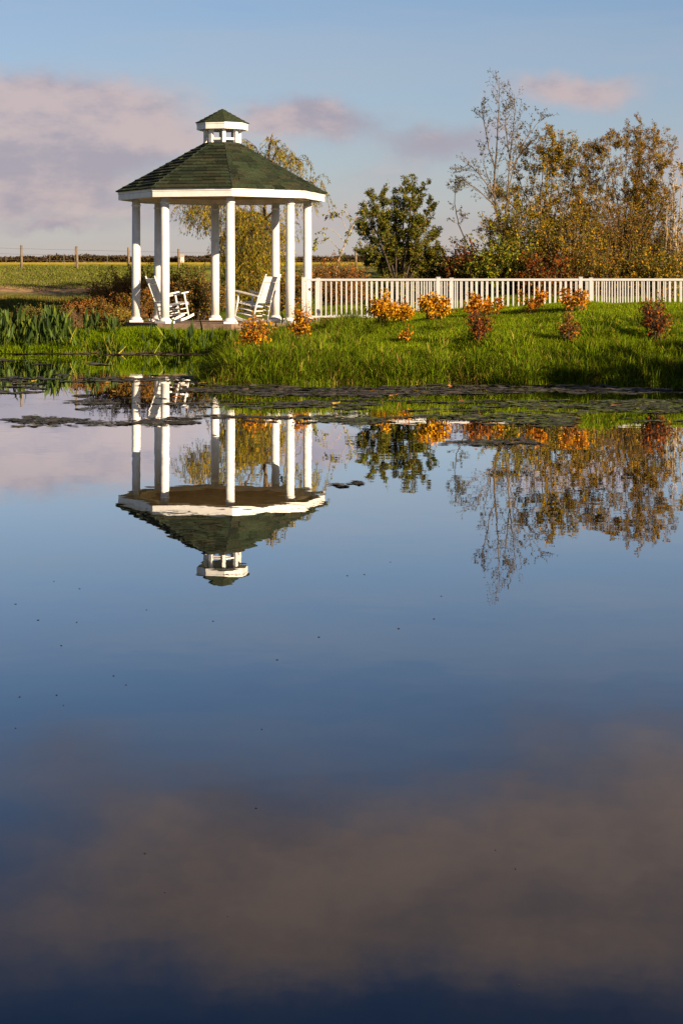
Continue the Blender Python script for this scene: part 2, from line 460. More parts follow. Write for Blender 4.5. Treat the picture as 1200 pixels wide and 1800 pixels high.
# ------------------------------------------------------------------ gazebo
A0 = 8.9
def ov(r, k, z, a0=A0):
    t = R(a0 + 45 * k); return Vector((r * math.sin(t), -r * math.cos(t), z))
FLOOR = 0.635
gaz = thing('gazebo', (GX, GY, 0), 'white octagonal gazebo with green shingled roof and cupola at the water', 'gazebo')
m = MB()
m.add([ov(2.36, k, 0.05) for k in range(8)] + [ov(2.36, k, FLOOR) for k in range(8)],
      [tuple(range(8, 16)), tuple(reversed(range(8)))] + [(k, (k + 1) % 8, 8 + (k + 1) % 8, 8 + k) for k in range(8)])
m.obj('platform', M_SLAB, gaz)
RC, COLTOP = 2.09, 3.66
for k in range(8):
    p = ov(RC, k, 0)
    m = MB(); m.lathe([(0.104, FLOOR + 0.05), (0.106, 1.6), (0.098, COLTOP)], 24)
    c = m.obj('column', M_WHITE, gaz, True); c.location = (p.x, p.y, 0)
    m = MB(); m.box((-0.165, -0.165, FLOOR + 0.002), (0.165, 0.165, FLOOR + 0.05))
    b = m.obj('base_plate', M_WHITE, c); b.rotation_euler = (0, 0, R(A0 + 45 * k))
    m = MB(); m.lathe([(0.15, FLOOR + 0.051), (0.155, FLOOR + 0.075), (0.135, FLOOR + 0.10), (0.118, FLOOR + 0.115), (0.108, FLOOR + 0.13)], 24)
    m.obj('base_ring', M_WHITE, c, True)
    m = MB(); m.lathe([(0.103, 3.44), (0.115, 3.45), (0.115, 3.475), (0.105, 3.485)], 24)
    m.obj('collar', M_WHITE, c, True)
RE, ZF0, ZF1 = 2.53, 3.585, 3.79
for k in range(8):
    def seg(m, r0, r1, z0, z1, inset=0.0):
        a, b = ov(r0, k, z0), ov(r0, k + 1, z0); c, d = ov(r1, k + 1, z0), ov(r1, k, z0)
        e = Vector((0, 0, z1 - z0)); m.hexa([a, b, c, d, a + e, b + e, c + e, d + e])
    m = MB(); seg(m, RE - 0.05, RE - 0.012, ZF0, ZF1 - 0.075); fb = m.obj('fascia', M_WHITE, gaz)
    m = MB(); seg(m, RE - 0.05, RE, ZF1 - 0.07, ZF1 - 0.004); m.obj('trim_board', M_WHITE, fb)
    m = MB(); seg(m, RC - 0.09, RC + 0.09, ZF0 + 0.02, ZF1 - 0.05); m.obj('header_beam', M_SOFFIT, gaz)
m = MB(); m.add([ov(RE - 0.055, k, ZF1 - 0.085) for k in range(8)] + [ov(RE - 0.055, k, ZF1 - 0.07) for k in range(8)],
      [tuple(range(8, 16)), tuple(reversed(range(8)))] + [(k, (k + 1) % 8, 8 + (k + 1) % 8, 8 + k) for k in range(8)])
m.obj('ceiling', principled('ceiling_board', (0.40, 0.27, 0.16), 0.7, 0.25, 5.0), gaz)
# roof deck and shingles
RTOP, ZTOP, RR = 0.47, 4.955, RE + 0.02
m = MB()
m.add([ov(RR, k, ZF1) for k in range(8)] + [ov(RTOP, k, ZTOP) for k in range(8)],
      [tuple(range(8, 16)), tuple(reversed(range(8)))] + [(k, (k + 1) % 8, 8 + (k + 1) % 8, 8 + k) for k in range(8)])
roof = m.obj('roof', SHINGLES[1], gaz)
NC = 14
back = MB()
for k in range(8):
    e0, e1, t0, t1 = ov(RR, k, ZF1), ov(RR, k + 1, ZF1), ov(RTOP, k, ZTOP), ov(RTOP, k + 1, ZTOP)
    vis = k in (7, 0, 1, 6)
    nrm = (e1 - e0).cross(t0 - e0).normalized()
    if nrm.z < 0: nrm = -nrm
    for i in range(NC):
        s0, s1 = i / NC - (0.012 if i == 0 else 0), min(1, (i + 1) / NC + 0.012)
        w = (e1 - e0).length * (1 - i / NC) + (t1 - t0).length * i / NC
        cuts = [0.0]; x = random.uniform(0.10, 0.30)
        while x < w - 0.10: cuts.append(x / w); x += random.uniform(0.17, 0.36)
        cuts.append(1.0)
        for j in range(len(cuts) - 1):
            g0 = cuts[j] + (0.0015 if j else 0); g1 = cuts[j + 1] - (0.0015 if j < len(cuts) - 2 else 0)
            def q(gg, ss): return (e0.lerp(e1, gg)).lerp(t0.lerp(t1, gg), ss)
            lift = random.uniform(0.026, 0.05); dip = random.uniform(-0.004, 0.004) / 2
            lo0, lo1, hi1, hi0 = q(g0, s0 + dip), q(g1, s0 + dip), q(g1, s1), q(g0, s1)
            pts = [lo0 + nrm * 0.001, lo1 + nrm * 0.001, hi1 + nrm * 0.0005, hi0 + nrm * 0.0005,
                   lo0 + nrm * lift, lo1 + nrm * lift, hi1 + nrm * 0.004, hi0 + nrm * 0.004]
            if vis:
                mm = MB(); mm.hexa(pts)
                mm.obj('shingle', random.choices(SHINGLES, (4, 3, 3, 3))[0], roof)
            else: back.hexa(pts)
b = back.obj('shingle_courses', SHINGLES[0], roof); tag(b, kind='stuff')
for k in range(8):
    a, t = ov(RR + 0.004, k, ZF1 + 0.004), ov(RTOP, k, ZTOP)
    d = (t - a).normalized(); tang = Vector((math.cos(R(A0 + 45 * k)), math.sin(R(A0 + 45 * k)), 0))
    up_ = tang.cross(d).normalized(); up_ = up_ if up_.z > 0 else -up_
    m = MB()
    w = 0.045
    L_, Rr = tang * w - up_ * 0.012, -tang * w - up_ * 0.012
    m.add([a + L_, a + up_ * 0.026, a + Rr, t + L_, t + up_ * 0.026, t + Rr, a - up_ * 0.02, t - up_ * 0.02],
          [(0, 1, 4, 3), (1, 2, 5, 4), (0, 6, 2, 1), (3, 4, 5, 7), (0, 3, 7, 6), (2, 6, 7, 5)])
    m.obj('hip_cap', M_HIP, roof)
# cupola
cup = MB(); cup.add([ov(RTOP + 0.03, k, ZTOP - 0.04) for k in range(8)] + [ov(RTOP + 0.01, k, ZTOP + 0.035) for k in range(8)],
      [tuple(range(8, 16)), tuple(reversed(range(8)))] + [(k, (k + 1) % 8, 8 + (k + 1) % 8, 8 + k) for k in range(8)])
cupo = cup.obj('cupola', M_HIP, gaz)
ZC0, ZC1, ZC2 = ZTOP + 0.035, 5.31, 5.475
for k in range(8):
    p = ov(0.42, k, 0); m = MB(); m.box((-0.04, -0.04, ZC0 - 0.03), (0.04, 0.04, ZC1 + 0.06))
    o = m.obj('cupola_post', M_WHITE, cupo); o.location = (p.x, p.y, 0); o.rotation_euler = (0, 0, R(A0 + 45 * k))
    a, b2 = ov(0.42, k, ZC0 + 0.09), ov(0.42, k + 1, ZC0 + 0.09); dd = (b2 - a) * 0.16
    m = MB(); m.bar(a + dd, b2 - dd, 0.04, 0.055); m.obj('cupola_rail', M_WHITE, cupo)
    m = MB()
    def cseg(r0, r1, z0, z1):
        a, b, c, d = ov(r0, k, z0), ov(r0, k + 1, z0), ov(r1, k + 1, z0), ov(r1, k, z0)
        e = Vector((0, 0, z1 - z0)); m.hexa([a, b, c, d, a + e, b + e, c + e, d + e])
    cseg(0.40, 0.625, ZC1, ZC2 - 0.05); m.obj('cupola_fascia', M_WHITE, cupo)
    m = MB(); cseg(0.44, 0.635, ZC2 - 0.048, ZC2 - 0.003); m.obj('cupola_trim', M_WHITE, cupo)
m = MB(); steps = 6; apex = 5.83
for i in range(steps):
    r0, r1 = 0.66 * (1 - i / steps), max(0.66 * (1 - (i + 1.1) / steps), 0.012)
    z0, z1 = ZC2 + (apex - ZC2) * i / steps, ZC2 + (apex - ZC2) * min(1, (i + 1.1) / steps)
    lo, lo2, hi = [ov(r0, k, z0) for k in range(8)], [ov(r0 + 0.004, k, z0 + 0.018) for k in range(8)], [ov(r1, k, z1 + 0.004) for k in range(8)]
    m.add(lo + lo2 + hi, [tuple(reversed(range(8))), tuple(range(16, 24))] + [(k, (k + 1) % 8, 8 + (k + 1) % 8, 8 + k) for k in range(8)]
          + [(8 + k, 8 + (k + 1) % 8, 16 + (k + 1) % 8, 16 + k) for k in range(8)])
m.obj('cupola_roof', SHINGLES[0], cupo)

# ------------------------------------------------------------------ rocking chairs (face +x, width along y)
def rocking_chair(label):
    t = thing('rocking_chair', (0, 0, 0), label, 'rocking chair', 'white rocking chairs in the gazebo')
    tilt = Matrix.Rotation(R(-9), 3, 'Y')
    raw = []
    W = 0.27
    def bar(name, a, b, w, th, upv=(0, 0, 1)):
        m = MB(); m.bar(a, b, w, th, upv); raw.append((name, m))
    def tub(name, pts, r):
        m = MB(); m.tube(pts, r, 8); raw.append((name, m))
    for s in (-1, 1):
        y = s * W
        tub('stile', [(-0.22, y, 0.08), (-0.25, y, 0.42), (-0.33, y, 0.80), (-0.40, y, 1.10), (-0.405, y, 1.12), (-0.41, y, 1.15)], [0.022, 0.024, 0.024, 0.022, 0.014, 0.018])
        tub('front_leg', [(0.27, y, 0.09), (0.25, y, 0.40), (0.24, y, 0.64)], [0.021, 0.024, 0.021])
        m = MB(); prev = None
        for i in range(9):
            x = -0.48 + i * 0.11; z = 0.06 + 0.15 * ((x + 0.02) / 0.5) ** 2 * 0.75
            cur = [(x, y - 0.02, z - 0.025), (x, y + 0.02, z - 0.025), (x, y + 0.02, z + 0.03), (x, y - 0.02, z + 0.03)]
            if prev: m.hexa(prev + cur)
            prev = cur
        raw.append(('rocker', m))
        bar('armrest', (-0.30, y, 0.645), (0.34, y, 0.665), 0.085, 0.028)
        tub('stretcher', [(-0.235, y, 0.20), (0.262, y, 0.20)], 0.012)
        tub('stretcher', [(-0.245, y, 0.30), (0.258, y, 0.31)], 0.012)
    for z, x0 in ((0.19, 0.265), (0.29, 0.258)): tub('stretcher', [(x0, -W, z), (x0, W, z)], 0.012)
    for z, x0 in ((0.20, -0.23), (0.31, -0.24)): tub('stretcher', [(x0, -W, z), (x0, W, z)], 0.012)
    for i in range(7):
        x = -0.20 + i * 0.077; bar('seat_slat', (x, -W + 0.0, 0.405 + 0.02 * i / 7), (x, W, 0.405 + 0.02 * i / 7), 0.062, 0.022)
    bar('seat_rail', (0.285, -W - 0.02, 0.415), (0.285, W + 0.02, 0.415), 0.03, 0.06)
    lean = Vector((-0.32, 0, 1)).normalized()
    bar('top_rail', (-0.385, -W, 1.03), (-0.385, W, 1.03), 0.024, 0.12, lean)
    bar('bottom_rail', (-0.275, -W, 0.52), (-0.275, W, 0.52), 0.026, 0.05, lean)
    m = MB(); m.bar((-0.283, 0, 0.555), (-0.368, 0, 0.955), 0.43, 0.014, (1, 0, 0.2)); raw.append(('back_panel', m))
    lo = min((tilt @ Vector(v)).z for n, m in raw for v in m.v)
    for name, m in raw:
        m.v = [tuple((tilt @ Vector(v)) - Vector((0, 0, lo))) for v in m.v]
        m.obj(name, M_WHITE, t, name in ('stile', 'front_leg', 'stretcher'))
    hole = MB(); c = Vector((-0.385, 0, 1.045))
    for nm, m in (): pass
    return t
ch = rocking_chair('white rocking chair facing left, right of the gazebo\'s front column')
ch.scale = (1.1, 1.1, 1.1); ch.location = (PX(442, 42.4), 42.4, FLOOR + 0.002); ch.rotation_euler = (0, 0, R(180 - 33))
ch2 = rocking_chair('white rocking chair facing right, partly behind the gazebo\'s left front column')
ch2.scale = (1.06, 1.06, 1.06); ch2.location = (PX(306, 42.5), 42.5, FLOOR + 0.002); ch2.rotation_euler = (0, 0, R(28))

# ------------------------------------------------------------------ railings along the walkway
def rail_line(px0, Y0, px1, Y1):
    a = Vector((PX(px0, Y0), Y0, 0)); b = Vector((PX(px1, Y1), Y1, 0)); return a, b
F0, F1 = rail_line(533.5, 41.75, 1285, 39.9)
fdir = (F1 - F0).normalized(); fn = Vector((-fdir.y, fdir.x, 0))
B0, B1 = F0 + fn * 1.15 + fdir * 0.35, F1 + fn * 1.15 + fdir * 0.9
def along(A, B, px):       # distance along A-B seen at pixel column px
    d = (B - A).normalized(); k = (px - 600) / FPX
    return (k * A.y - A.x) / (d.x - k * d.y)
RT, RB = 1.685, 0.765
def railing(A, B, post_px, cap, label):
    t = thing('railing', (A.x, A.y, 0.6), label, 'railing', 'white picket railings along the walkway')
    d = (B - A).normalized(); L = (B - A).length; ang = math.atan2(d.y, d.x)
    def put(o, s, z=0.0):
        o.location = (d.x * s, d.y * s, z - 0.6); o.rotation_euler = (0, 0, ang); return o
    posts = [along(A, B, p) for p in post_px] + [L]
    m = MB(); m.box((0, -0.032, RT - 0.05), (L, 0.032, RT)); put(m.obj('top_rail', M_RAIL, t), 0)
    m = MB(); m.box((0, -0.022, RB), (L, 0.022, RB + 0.045)); put(m.obj('bottom_rail', M_RAIL, t), 0)
    pm = MB(); pm.box((-0.038, -0.038, 0.55), (0.038, 0.038, RT + cap)); pm.box((-0.045, -0.045, RT + cap), (0.045, 0.045, RT + cap + 0.012)); pme = pm.mesh('post')
    km = MB(); km.box((-0.0125, -0.0125, RB + 0.04), (0.0125, 0.0125, RT - 0.045)); kme = km.mesh('picket')
    for s in posts: put(link('post', pme, M_RAIL, t), s)
    s0 = along(A, B, 600.0) % 0.1225
    for i in range(int(L / 0.1225) + 1):
        s_ = s0 + i * 0.1225
        if s_ < L and min(abs(s_ - p) for p in posts) > 0.065:
            o = put(link('picket', kme, M_RAIL, t), s_ + random.gauss(0, 0.003)); o.rotation_euler.y = R(random.gauss(0, 0.12))
    return t
railing(F0, F1, (533.6, 770, 1020), 0.028, 'nearer white picket railing starting beside the gazebo\'s right column')
railing(B0, B1, (559, 793, 1038), 0.012, 'farther white picket railing seen through the nearer one')
deck = thing('walkway', (F0.x, F0.y, 0.6), 'low boarded walkway between the two white railings', 'walkway')
ang = math.atan2(fdir.y, fdir.x)
nb = 60; pm = MB(); pm.box((0.004, 0.03, 0.61), (0.146, 1.12, 0.645)); pme = pm.mesh('plank')
for i in range(nb):
    o = link('plank', pme, M_DECK, deck); s = i * 0.15; o.location = (fdir.x * s, fdir.y * s, -0.6); o.rotation_euler = (0, 0, ang)

# ------------------------------------------------------------------ trees and shrubs
def interp(pts, t):
    s = t * (len(pts) - 1); i = min(int(s), len(pts) - 2); return pts[i].lerp(pts[i + 1], s - i), (pts[i + 1] - pts[i]).normalized()
def rvec():
    while True:
        v = Vector((random.uniform(-1, 1), random.uniform(-1, 1), random.uniform(-1, 1)))
        if 0.05 < v.length < 1: return v.normalized()
def smooth_path(pts, n, jit=0.0):
    """Catmull-Rom through control points"""
    P_ = [pts[0] * 2 - pts[1]] + list(pts) + [pts[-1] * 2 - pts[-2]]; out = []
    for i in range(1, len(P_) - 2):
        for j in range(n):
            t = j / n; a, b, c, d = P_[i - 1], P_[i], P_[i + 1], P_[i + 2]
            out.append(0.5 * ((2 * b) + (c - a) * t + (2 * a - 5 * b + 4 * c - d) * t * t + (3 * b - a - 3 * c + d) * t ** 3))
    out.append(pts[-1])
    return [p + rvec() * jit * (0.3 + i / len(out)) for i, p in enumerate(out)]
def curve(p, d, L, n, bend, wob):
    pts = [p.copy()]; d = d.normalized()
    for i in range(n):
        d = (d + Vector((0, 0, bend)) + rvec() * wob).normalized(); p = p + d * (L / n); pts.append(p)
    return pts
class Tree:
    def __init__(s): s.wood = MB(); s.lp, s.ld = [], []
    def limb(s, pts, r0, r1, n=6): s.wood.tube(pts, [r0 + (r1 - r0) * i / (len(pts) - 1) for i in range(len(pts))], n)
    def leafline(s, pts, n, spread=0.03, fwd=0.5, droop=0.0, t0=0.15):
        for _ in range(n):
            p, d = interp(pts, random.uniform(t0, 1)); s.lp.append(p + rvec() * spread); s.ld.append(d * fwd + rvec() + Vector((0, 0, -droop)))
    def sprout(s, pts, r, n, L, ang=(35, 65), t0=0.25, bend=0.06, wob=0.12, levels=1, nsub=5, leaves=6, spread=0.04, droop=0.0, taper=0.55, subL=0.45, fwd=0.5):
        for _ in range(n):
            t = t0 + (1 - t0) * random.random() ** 0.85
            p, d = interp(pts, min(t, 0.999)); a = R(random.uniform(*ang))
            perp = d.cross(rvec()).normalized()
            l = L * (1 - taper * t) * random.uniform(0.6, 1.25)
            c = curve(p, d * math.cos(a) + perp * math.sin(a), l, 4, bend, wob)
            rr = max(0.0035, r * 0.42 * (1 - 0.5 * t)); s.limb(c, rr, max(0.002, rr * 0.35), 4)
            if levels > 0: s.sprout(c, rr, nsub, l * subL, (25, 60), 0.15, bend, wob * 1.3, levels - 1, nsub, leaves, spread, droop, taper, subL, fwd)
            if levels <= 1: s.leafline(c, leaves if levels == 0 else leaves // 2, spread, fwd, droop)
    def build(s, name, base, label, cat, bark, palette, ll, lw, group=None, leafpart='crown', wood='trunk', jitter=0.35, keep=1.0):
        t = thing(name, base, label, cat, group)
        s.wood.obj(wood, bark, t, True, world=True)
        if s.lp:
            pos = np.array([tuple(v) for v in s.lp]); dr = np.array([tuple(v) for v in s.ld])
            if keep < 1: k = rng.random(len(pos)) < keep; pos, dr = pos[k], dr[k]
            link(leafpart, leaves_mesh(leafpart, pos, dr, ll, lw, palette, t.location, jitter), M_LEAF, t)
        return t
def ground_at(x, y): return float(height(np.array([x]), np.array([y]))[0])
def base_pt(px, Y, dz=-0.05):
    x = PX(px, Y); return Vector((x, Y, ground_at(x, Y) + dz))
def path(pix, Y, dy=0.6, n=4, jit=0.01, root=None):
    """trunk or limb through photo positions at depth about Y"""
    pts = [P(a, b, Y + random.uniform(-dy, dy) * (0 if i == 0 else min(1, i / 2))) for i, (a, b) in enumerate(pix)]
    if root is not None: pts[0] = root
    return smooth_path(pts, n, jit)

OLIVE_GOLD = [((0.26, 0.16, 0.008), 4), ((0.17, 0.145, 0.010), 4), ((0.37, 0.19, 0.008), 3), ((0.09, 0.095, 0.008), 2)]
DARK_GREEN = [((0.09, 0.105, 0.010), 5), ((0.14, 0.14, 0.014), 4), ((0.19, 0.15, 0.02), 2), ((0.24, 0.14, 0.03), 1.2), ((0.05, 0.06, 0.010), 2)]
RUST = [((0.23, 0.085, 0.018), 4), ((0.31, 0.125, 0.018), 4), ((0.11, 0.05, 0.016), 3), ((0.22, 0.15, 0.02), 2)]
BROWN = [((0.20, 0.10, 0.022), 4), ((0.27, 0.145, 0.024), 4), ((0.10, 0.058, 0.018), 3), ((0.19, 0.16, 0.02), 2)]
YELLOW = [((0.52, 0.25, 0.006), 5), ((0.58, 0.33, 0.010), 3), ((0.40, 0.14, 0.006), 3), ((0.28, 0.09, 0.008), 1)]
ORANGE = [((0.45, 0.16, 0.006), 4), ((0.52, 0.24, 0.008), 3), ((0.27, 0.075, 0.008), 3), ((0.19, 0.11, 0.01), 1)]
DEEPRED = [((0.15, 0.038, 0.010), 4), ((0.22, 0.065, 0.008), 3), ((0.09, 0.035, 0.010), 3), ((0.28, 0.11, 0.01), 1)]
WILLOW = [((0.20, 0.17, 0.010), 4), ((0.31, 0.21, 0.008), 3), ((0.11, 0.12, 0.012), 4), ((0.38, 0.22, 0.008), 1.2)]
MIXED = [((0.10, 0.13, 0.008), 4), ((0.25, 0.22, 0.010), 4), ((0.20, 0.12, 0.02), 1), ((0.05, 0.065, 0.015), 3)]
SPARSE = [((0.075, 0.07, 0.03), 4), ((0.10, 0.085, 0.025), 2), ((0.06, 0.05, 0.03), 3)]
BROWNGOLD = [((0.22, 0.11, 0.012), 4), ((0.28, 0.155, 0.010), 4), ((0.13, 0.07, 0.014), 3), ((0.16, 0.14, 0.010), 4)]

# --- weeping willow behind the gazebo
def willow():
    Y = 49.5; T = Tree(); b = base_pt(452, Y)
    trunk = path([(452, 560), (456, 470), (462, 400), (470, 330), (474, 260), (478, 236)], Y, 0.4, 4, 0.02, b); T.limb(trunk, 0.10, 0.014, 8)
    limbs = [[(460, 420), (430, 390), (395, 350), (365, 335), (345, 345)], [(462, 400), (470, 350), (500, 300), (515, 280), (530, 285)],
             [(461, 410), (440, 360), (420, 320), (400, 300)], [(463, 390), (490, 360), (515, 330), (540, 320), (552, 330)],
             [(466, 360), (460, 300), (450, 260), (440, 255)], [(455, 450), (425, 430), (400, 415), (380, 420)], [(470, 330), (480, 280), (490, 262), (500, 275)],
             [(456, 460), (475, 430), (490, 410), (497, 420)], [(458, 440), (440, 400), (425, 375), (410, 375)]]
    lines = [trunk[len(trunk) // 3:]]
    for l in limbs:
        pts = path(l, Y, 0.9, 4, 0.015); T.limb(pts, 0.035, 0.008, 5); lines.append(pts)
    twigs = []
    for pts in lines:
        for _ in range(7):
            p, d = interp(pts, random.uniform(0.25, 1)); c = curve(p, d + rvec() * 0.7 + Vector((0, 0, 0.2)), random.uniform(0.3, 0.8), 4, -0.05, 0.15); T.limb(c, 0.008, 0.004, 4); twigs.append(c)
    for pts, n in [(p, 20) for p in lines] + [(p, 5) for p in twigs]:
        for _ in range(n):
            t = random.uniform(0.3, 1); p, d = interp(pts, t)
            L = random.uniform(0.4, 1.15) * (0.6 if p.z > 4.6 else 1.0)
            c = curve(p, d * 0.6 + rvec() * 0.7 + Vector((0, 0, 0.05)), L, 7, -0.42, 0.10); T.limb(c, 0.004, 0.002, 3)
            T.leafline(c, int(34 * L), 0.025, 0.6, 0.9, 0.05)
    # dense heart of the crown, and the curtain on its left
    for q_ in range(1600):
        px, py = (random.gauss(446, 22), random.uniform(370, 550)) if q_ < 1450 else (random.gauss(358, 20), random.uniform(345, 395))
        p = P(px, py, Y + random.gauss(0, 0.55)); c = curve(p, Vector((random.uniform(-.4, .4), random.uniform(-.4, .4), 0.1)), random.uniform(0.35, 0.8), 5, -0.5, 0.12)
        T.limb(c, 0.0035, 0.002, 3); T.leafline(c, 16, 0.025, 0.5, 0.9, 0.0)
    T.build('willow_tree', b, 'yellow green weeping willow behind the gazebo', 'tree', M_BARK_TAN, WILLOW, 0.09, 0.022)
willow()

# --- dark green dense tree
def dense_tree():
    Y = 55.0; T = Tree(); b = base_pt(702, Y)
    tips = [(640, 362), (652, 345), (668, 340), (692, 338), (712, 322), (726, 318), (744, 322), (757, 360), (764, 405), (768, 440), (632, 400), (634, 440), (650, 455), (750, 460), (700, 400), (735, 390), (672, 390), (690, 440), (725, 440)]
    for (tx, ty) in tips:
        mid = ((702 * 0.45 + tx * 0.55) + random.uniform(-6, 6), 490 * 0.5 + ty * 0.5)
        pts = path([(702 + random.uniform(-8, 8), 540), mid, (tx, ty)], Y, 0.9, 5, 0.015, b + Vector((random.uniform(-.12, .12), random.uniform(-.12, .12), 0)))
        T.limb(pts, 0.045, 0.006, 5)
        T.sprout(pts, 0.026, 30, 0.46, (30, 65), 0.28, 0.10, 0.12, 1, 5, 14, 0.05, 0.1, 0.4, 0.5)
        T.leafline(pts[len(pts) // 2:], 40, 0.05)
    T.build('dense_tree', b, 'round dense dark green tree behind the railing', 'tree', M_BARK_DARK, DARK_GREEN, 0.062, 0.036)
dense_tree()

# --- tall sparse birch
def tall_birch():
    Y = 54.0; T = Tree(); b = base_pt(873, Y)
    stems = [[(873, 560), (878, 480), (880, 410), (868, 340), (872, 270), (876, 195), (877, 136)], [(868, 560), (872, 500), (878, 440), (888, 380), (894, 310), (898, 250), (905, 196), (903, 165)],
             [(878, 400), (866, 355), (860, 320), (850, 290), (848, 260)], [(893, 330), (905, 290), (922, 250), (945, 215), (958, 200)], [(870, 300), (856, 250), (848, 200), (846, 180)],
             [(896, 300), (915, 270), (940, 245), (958, 240)], [(868, 345), (845, 310), (822, 290), (810, 300)], [(895, 280), (888, 220), (890, 180)], [(868, 360), (835, 330), (812, 320), (795, 330)]]
    for i, s_ in enumerate(stems):
        pts = path(s_, Y, 0.5, 5, 0.02, b if i == 0 else (b + Vector((-.1, .1, 0)) if i == 1 else None))
        r = 0.06 if i == 0 else 0.045 if i == 1 else 0.02
        T.limb(pts, r, 0.005, 6 if i < 2 else 4)
        T.sprout(pts, 0.018, 34 if i < 2 else 18, 1.0 if i < 2 else 0.65, (25, 55), 0.30 if i < 2 else 0.1, 0.05, 0.12, 1, 5, 2, 0.02, 0.5, 0.5, 0.5)
    T.build('birch_tree', b, 'tall thin birch with few leaves, highest of the trees', 'tree', M_BARK, SPARSE, 0.06, 0.038)
tall_birch()
def bent_sapling():
    Y = 53.0; T = Tree(); b = base_pt(838, Y)
    pts = path([(838, 560), (836, 480), (826, 440), (806, 395), (799, 350), (806, 320)], Y, 0.3, 5, 0.015, b); T.limb(pts, 0.035, 0.005, 6)
    T.sprout(pts, 0.014, 16, 0.6, (30, 65), 0.35, 0.0, 0.15, 1, 4, 4, 0.02, 0.7, 0.4, 0.5)
    T.build('bent_sapling', b, 'thin dark bent sapling left of the tall birch', 'tree', M_BARK_DARK, SPARSE, 0.07, 0.045)
bent_sapling()
def leaning_birch():
    Y = 52.0; T = Tree(); b = base_pt(584, Y)
    pts = path([(584, 560), (592, 470), (606, 430), (622, 392), (629, 372)], Y, 0.2, 5, 0.01, b); T.limb(pts, 0.032, 0.006, 6)
    for l in ([(612, 415), (600, 385), (580, 378), (572, 388)], [(607, 428), (585, 405), (565, 405), (552, 428)], [(618, 400), (608, 372), (590, 370), (576, 383)], [(600, 445), (578, 420), (560, 425), (548, 440)], [(625, 385), (632, 372), (638, 370), (642, 385)]):
        q = path(l, Y, 0.3, 4, 0.015); T.limb(q, 0.009, 0.003, 4); T.sprout(q, 0.008, 8, 0.28, (30, 60), 0.2, -0.15, 0.15, 0, 3, 7, 0.03, 0.6)
    T.sprout(pts, 0.012, 10, 0.45, (40, 70), 0.3, -0.12, 0.15, 1, 3, 4, 0.03, 0.6)
    T.build('leaning_birch', b, 'pale leaning birch sapling between gazebo and dark green tree', 'tree', M_BARK_PALE, MIXED, 0.08, 0.05)
leaning_birch()

# --- clump on the right
def stems_tree(name, label, Y, bx, limbs, bark, palette, r, nb, L, lv, leaves, ll, lw, nsub=4, t0=0.25, fill=0, keep=1.0):
    T = Tree(); b = base_pt(bx, Y)
    limbs = list(limbs) + [[(a + random.gauss(0, 5 + 7 * j), b + random.gauss(4, 5 + 4 * j)) for j, (a, b) in enumerate(l)] for l in limbs]
    for i, l in enumerate(limbs):
        pts = path([(l[0][0], 560)] + list(l), Y, 0.9, 4, 0.02, b + Vector((PX(l[0][0], Y) - b.x, random.uniform(-.3, .3), 0)))
        rr = r * random.uniform(0.7, 1.1); T.limb(pts, rr, 0.006, 6)
        T.sprout(pts, rr * 0.5, nb, L, (25, 60), t0, 0.07, 0.14, lv, nsub, leaves, 0.04, 0.15, 0.45, 0.5)
    T.build(name, b, label, 'tree', bark, palette, ll, lw, keep=keep)
stems_tree('golden_tree', 'olive gold tree right behind the tall birch', 55.5, 950,
           [[(948, 470), (945, 380), (930, 300), (918, 262)], [(955, 470), (965, 370), (975, 285), (985, 230)], [(960, 470), (985, 400), (1005, 330), (1012, 270)], [(945, 470), (925, 400), (905, 350), (896, 330)],
            [(952, 470), (950, 360), (955, 280), (962, 262)], [(958, 470), (980, 420), (1010, 390), (1030, 360)], [(940, 480), (915, 430), (895, 400), (880, 395)], [(956, 470), (970, 400), (990, 300), (1000, 262)]],
           M_BARK_TAN, OLIVE_GOLD, 0.024, 38, 0.72, 1, 9, 0.068, 0.034, 5, 0.2)
stems_tree('brown_tree', 'broad brown autumn tree at the right with many stems', 55.0, 1100,
           [[(1098, 470), (1090, 390), (1075, 310), (1068, 265), (1078, 230)], [(1104, 470), (1110, 380), (1120, 290), (1132, 224)], [(1110, 470), (1130, 380), (1155, 300), (1182, 264)], [(1095, 470), (1070, 400), (1045, 330), (1040, 280)],
            [(1092, 480), (1060, 420), (1030, 370), (1022, 330)], [(1112, 470), (1140, 410), (1165, 360), (1180, 330)], [(1100, 470), (1098, 360), (1100, 280), (1104, 240)], [(1102, 470), (1085, 380), (1055, 290), (1052, 262)],
            [(1108, 460), (1120, 350), (1145, 280), (1160, 245)], [(1085, 480), (1060, 440), (1035, 420), (1020, 400)], [(1115, 480), (1140, 450), (1160, 430), (1172, 420)], [(1106, 470), (1118, 400), (1130, 350), (1140, 310)]],
           M_BARK_TAN, BROWNGOLD, 0.024, 42, 0.66, 1, 9, 0.056, 0.028, 6, 0.15)
stems_tree('slender_birch', 'pale slender birch stems at the right edge behind the railing', 53.0, 1182,
           [[(1176, 470), (1178, 400), (1182, 340), (1180, 300)], [(1188, 480), (1192, 400), (1198, 330), (1204, 290)], [(1168, 480), (1170, 420), (1172, 360)], [(1200, 480), (1204, 400), (1212, 320), (1216, 260)]],
           M_BARK_PALE, BROWNGOLD, 0.03, 12, 0.55, 1, 5, 0.07, 0.04)

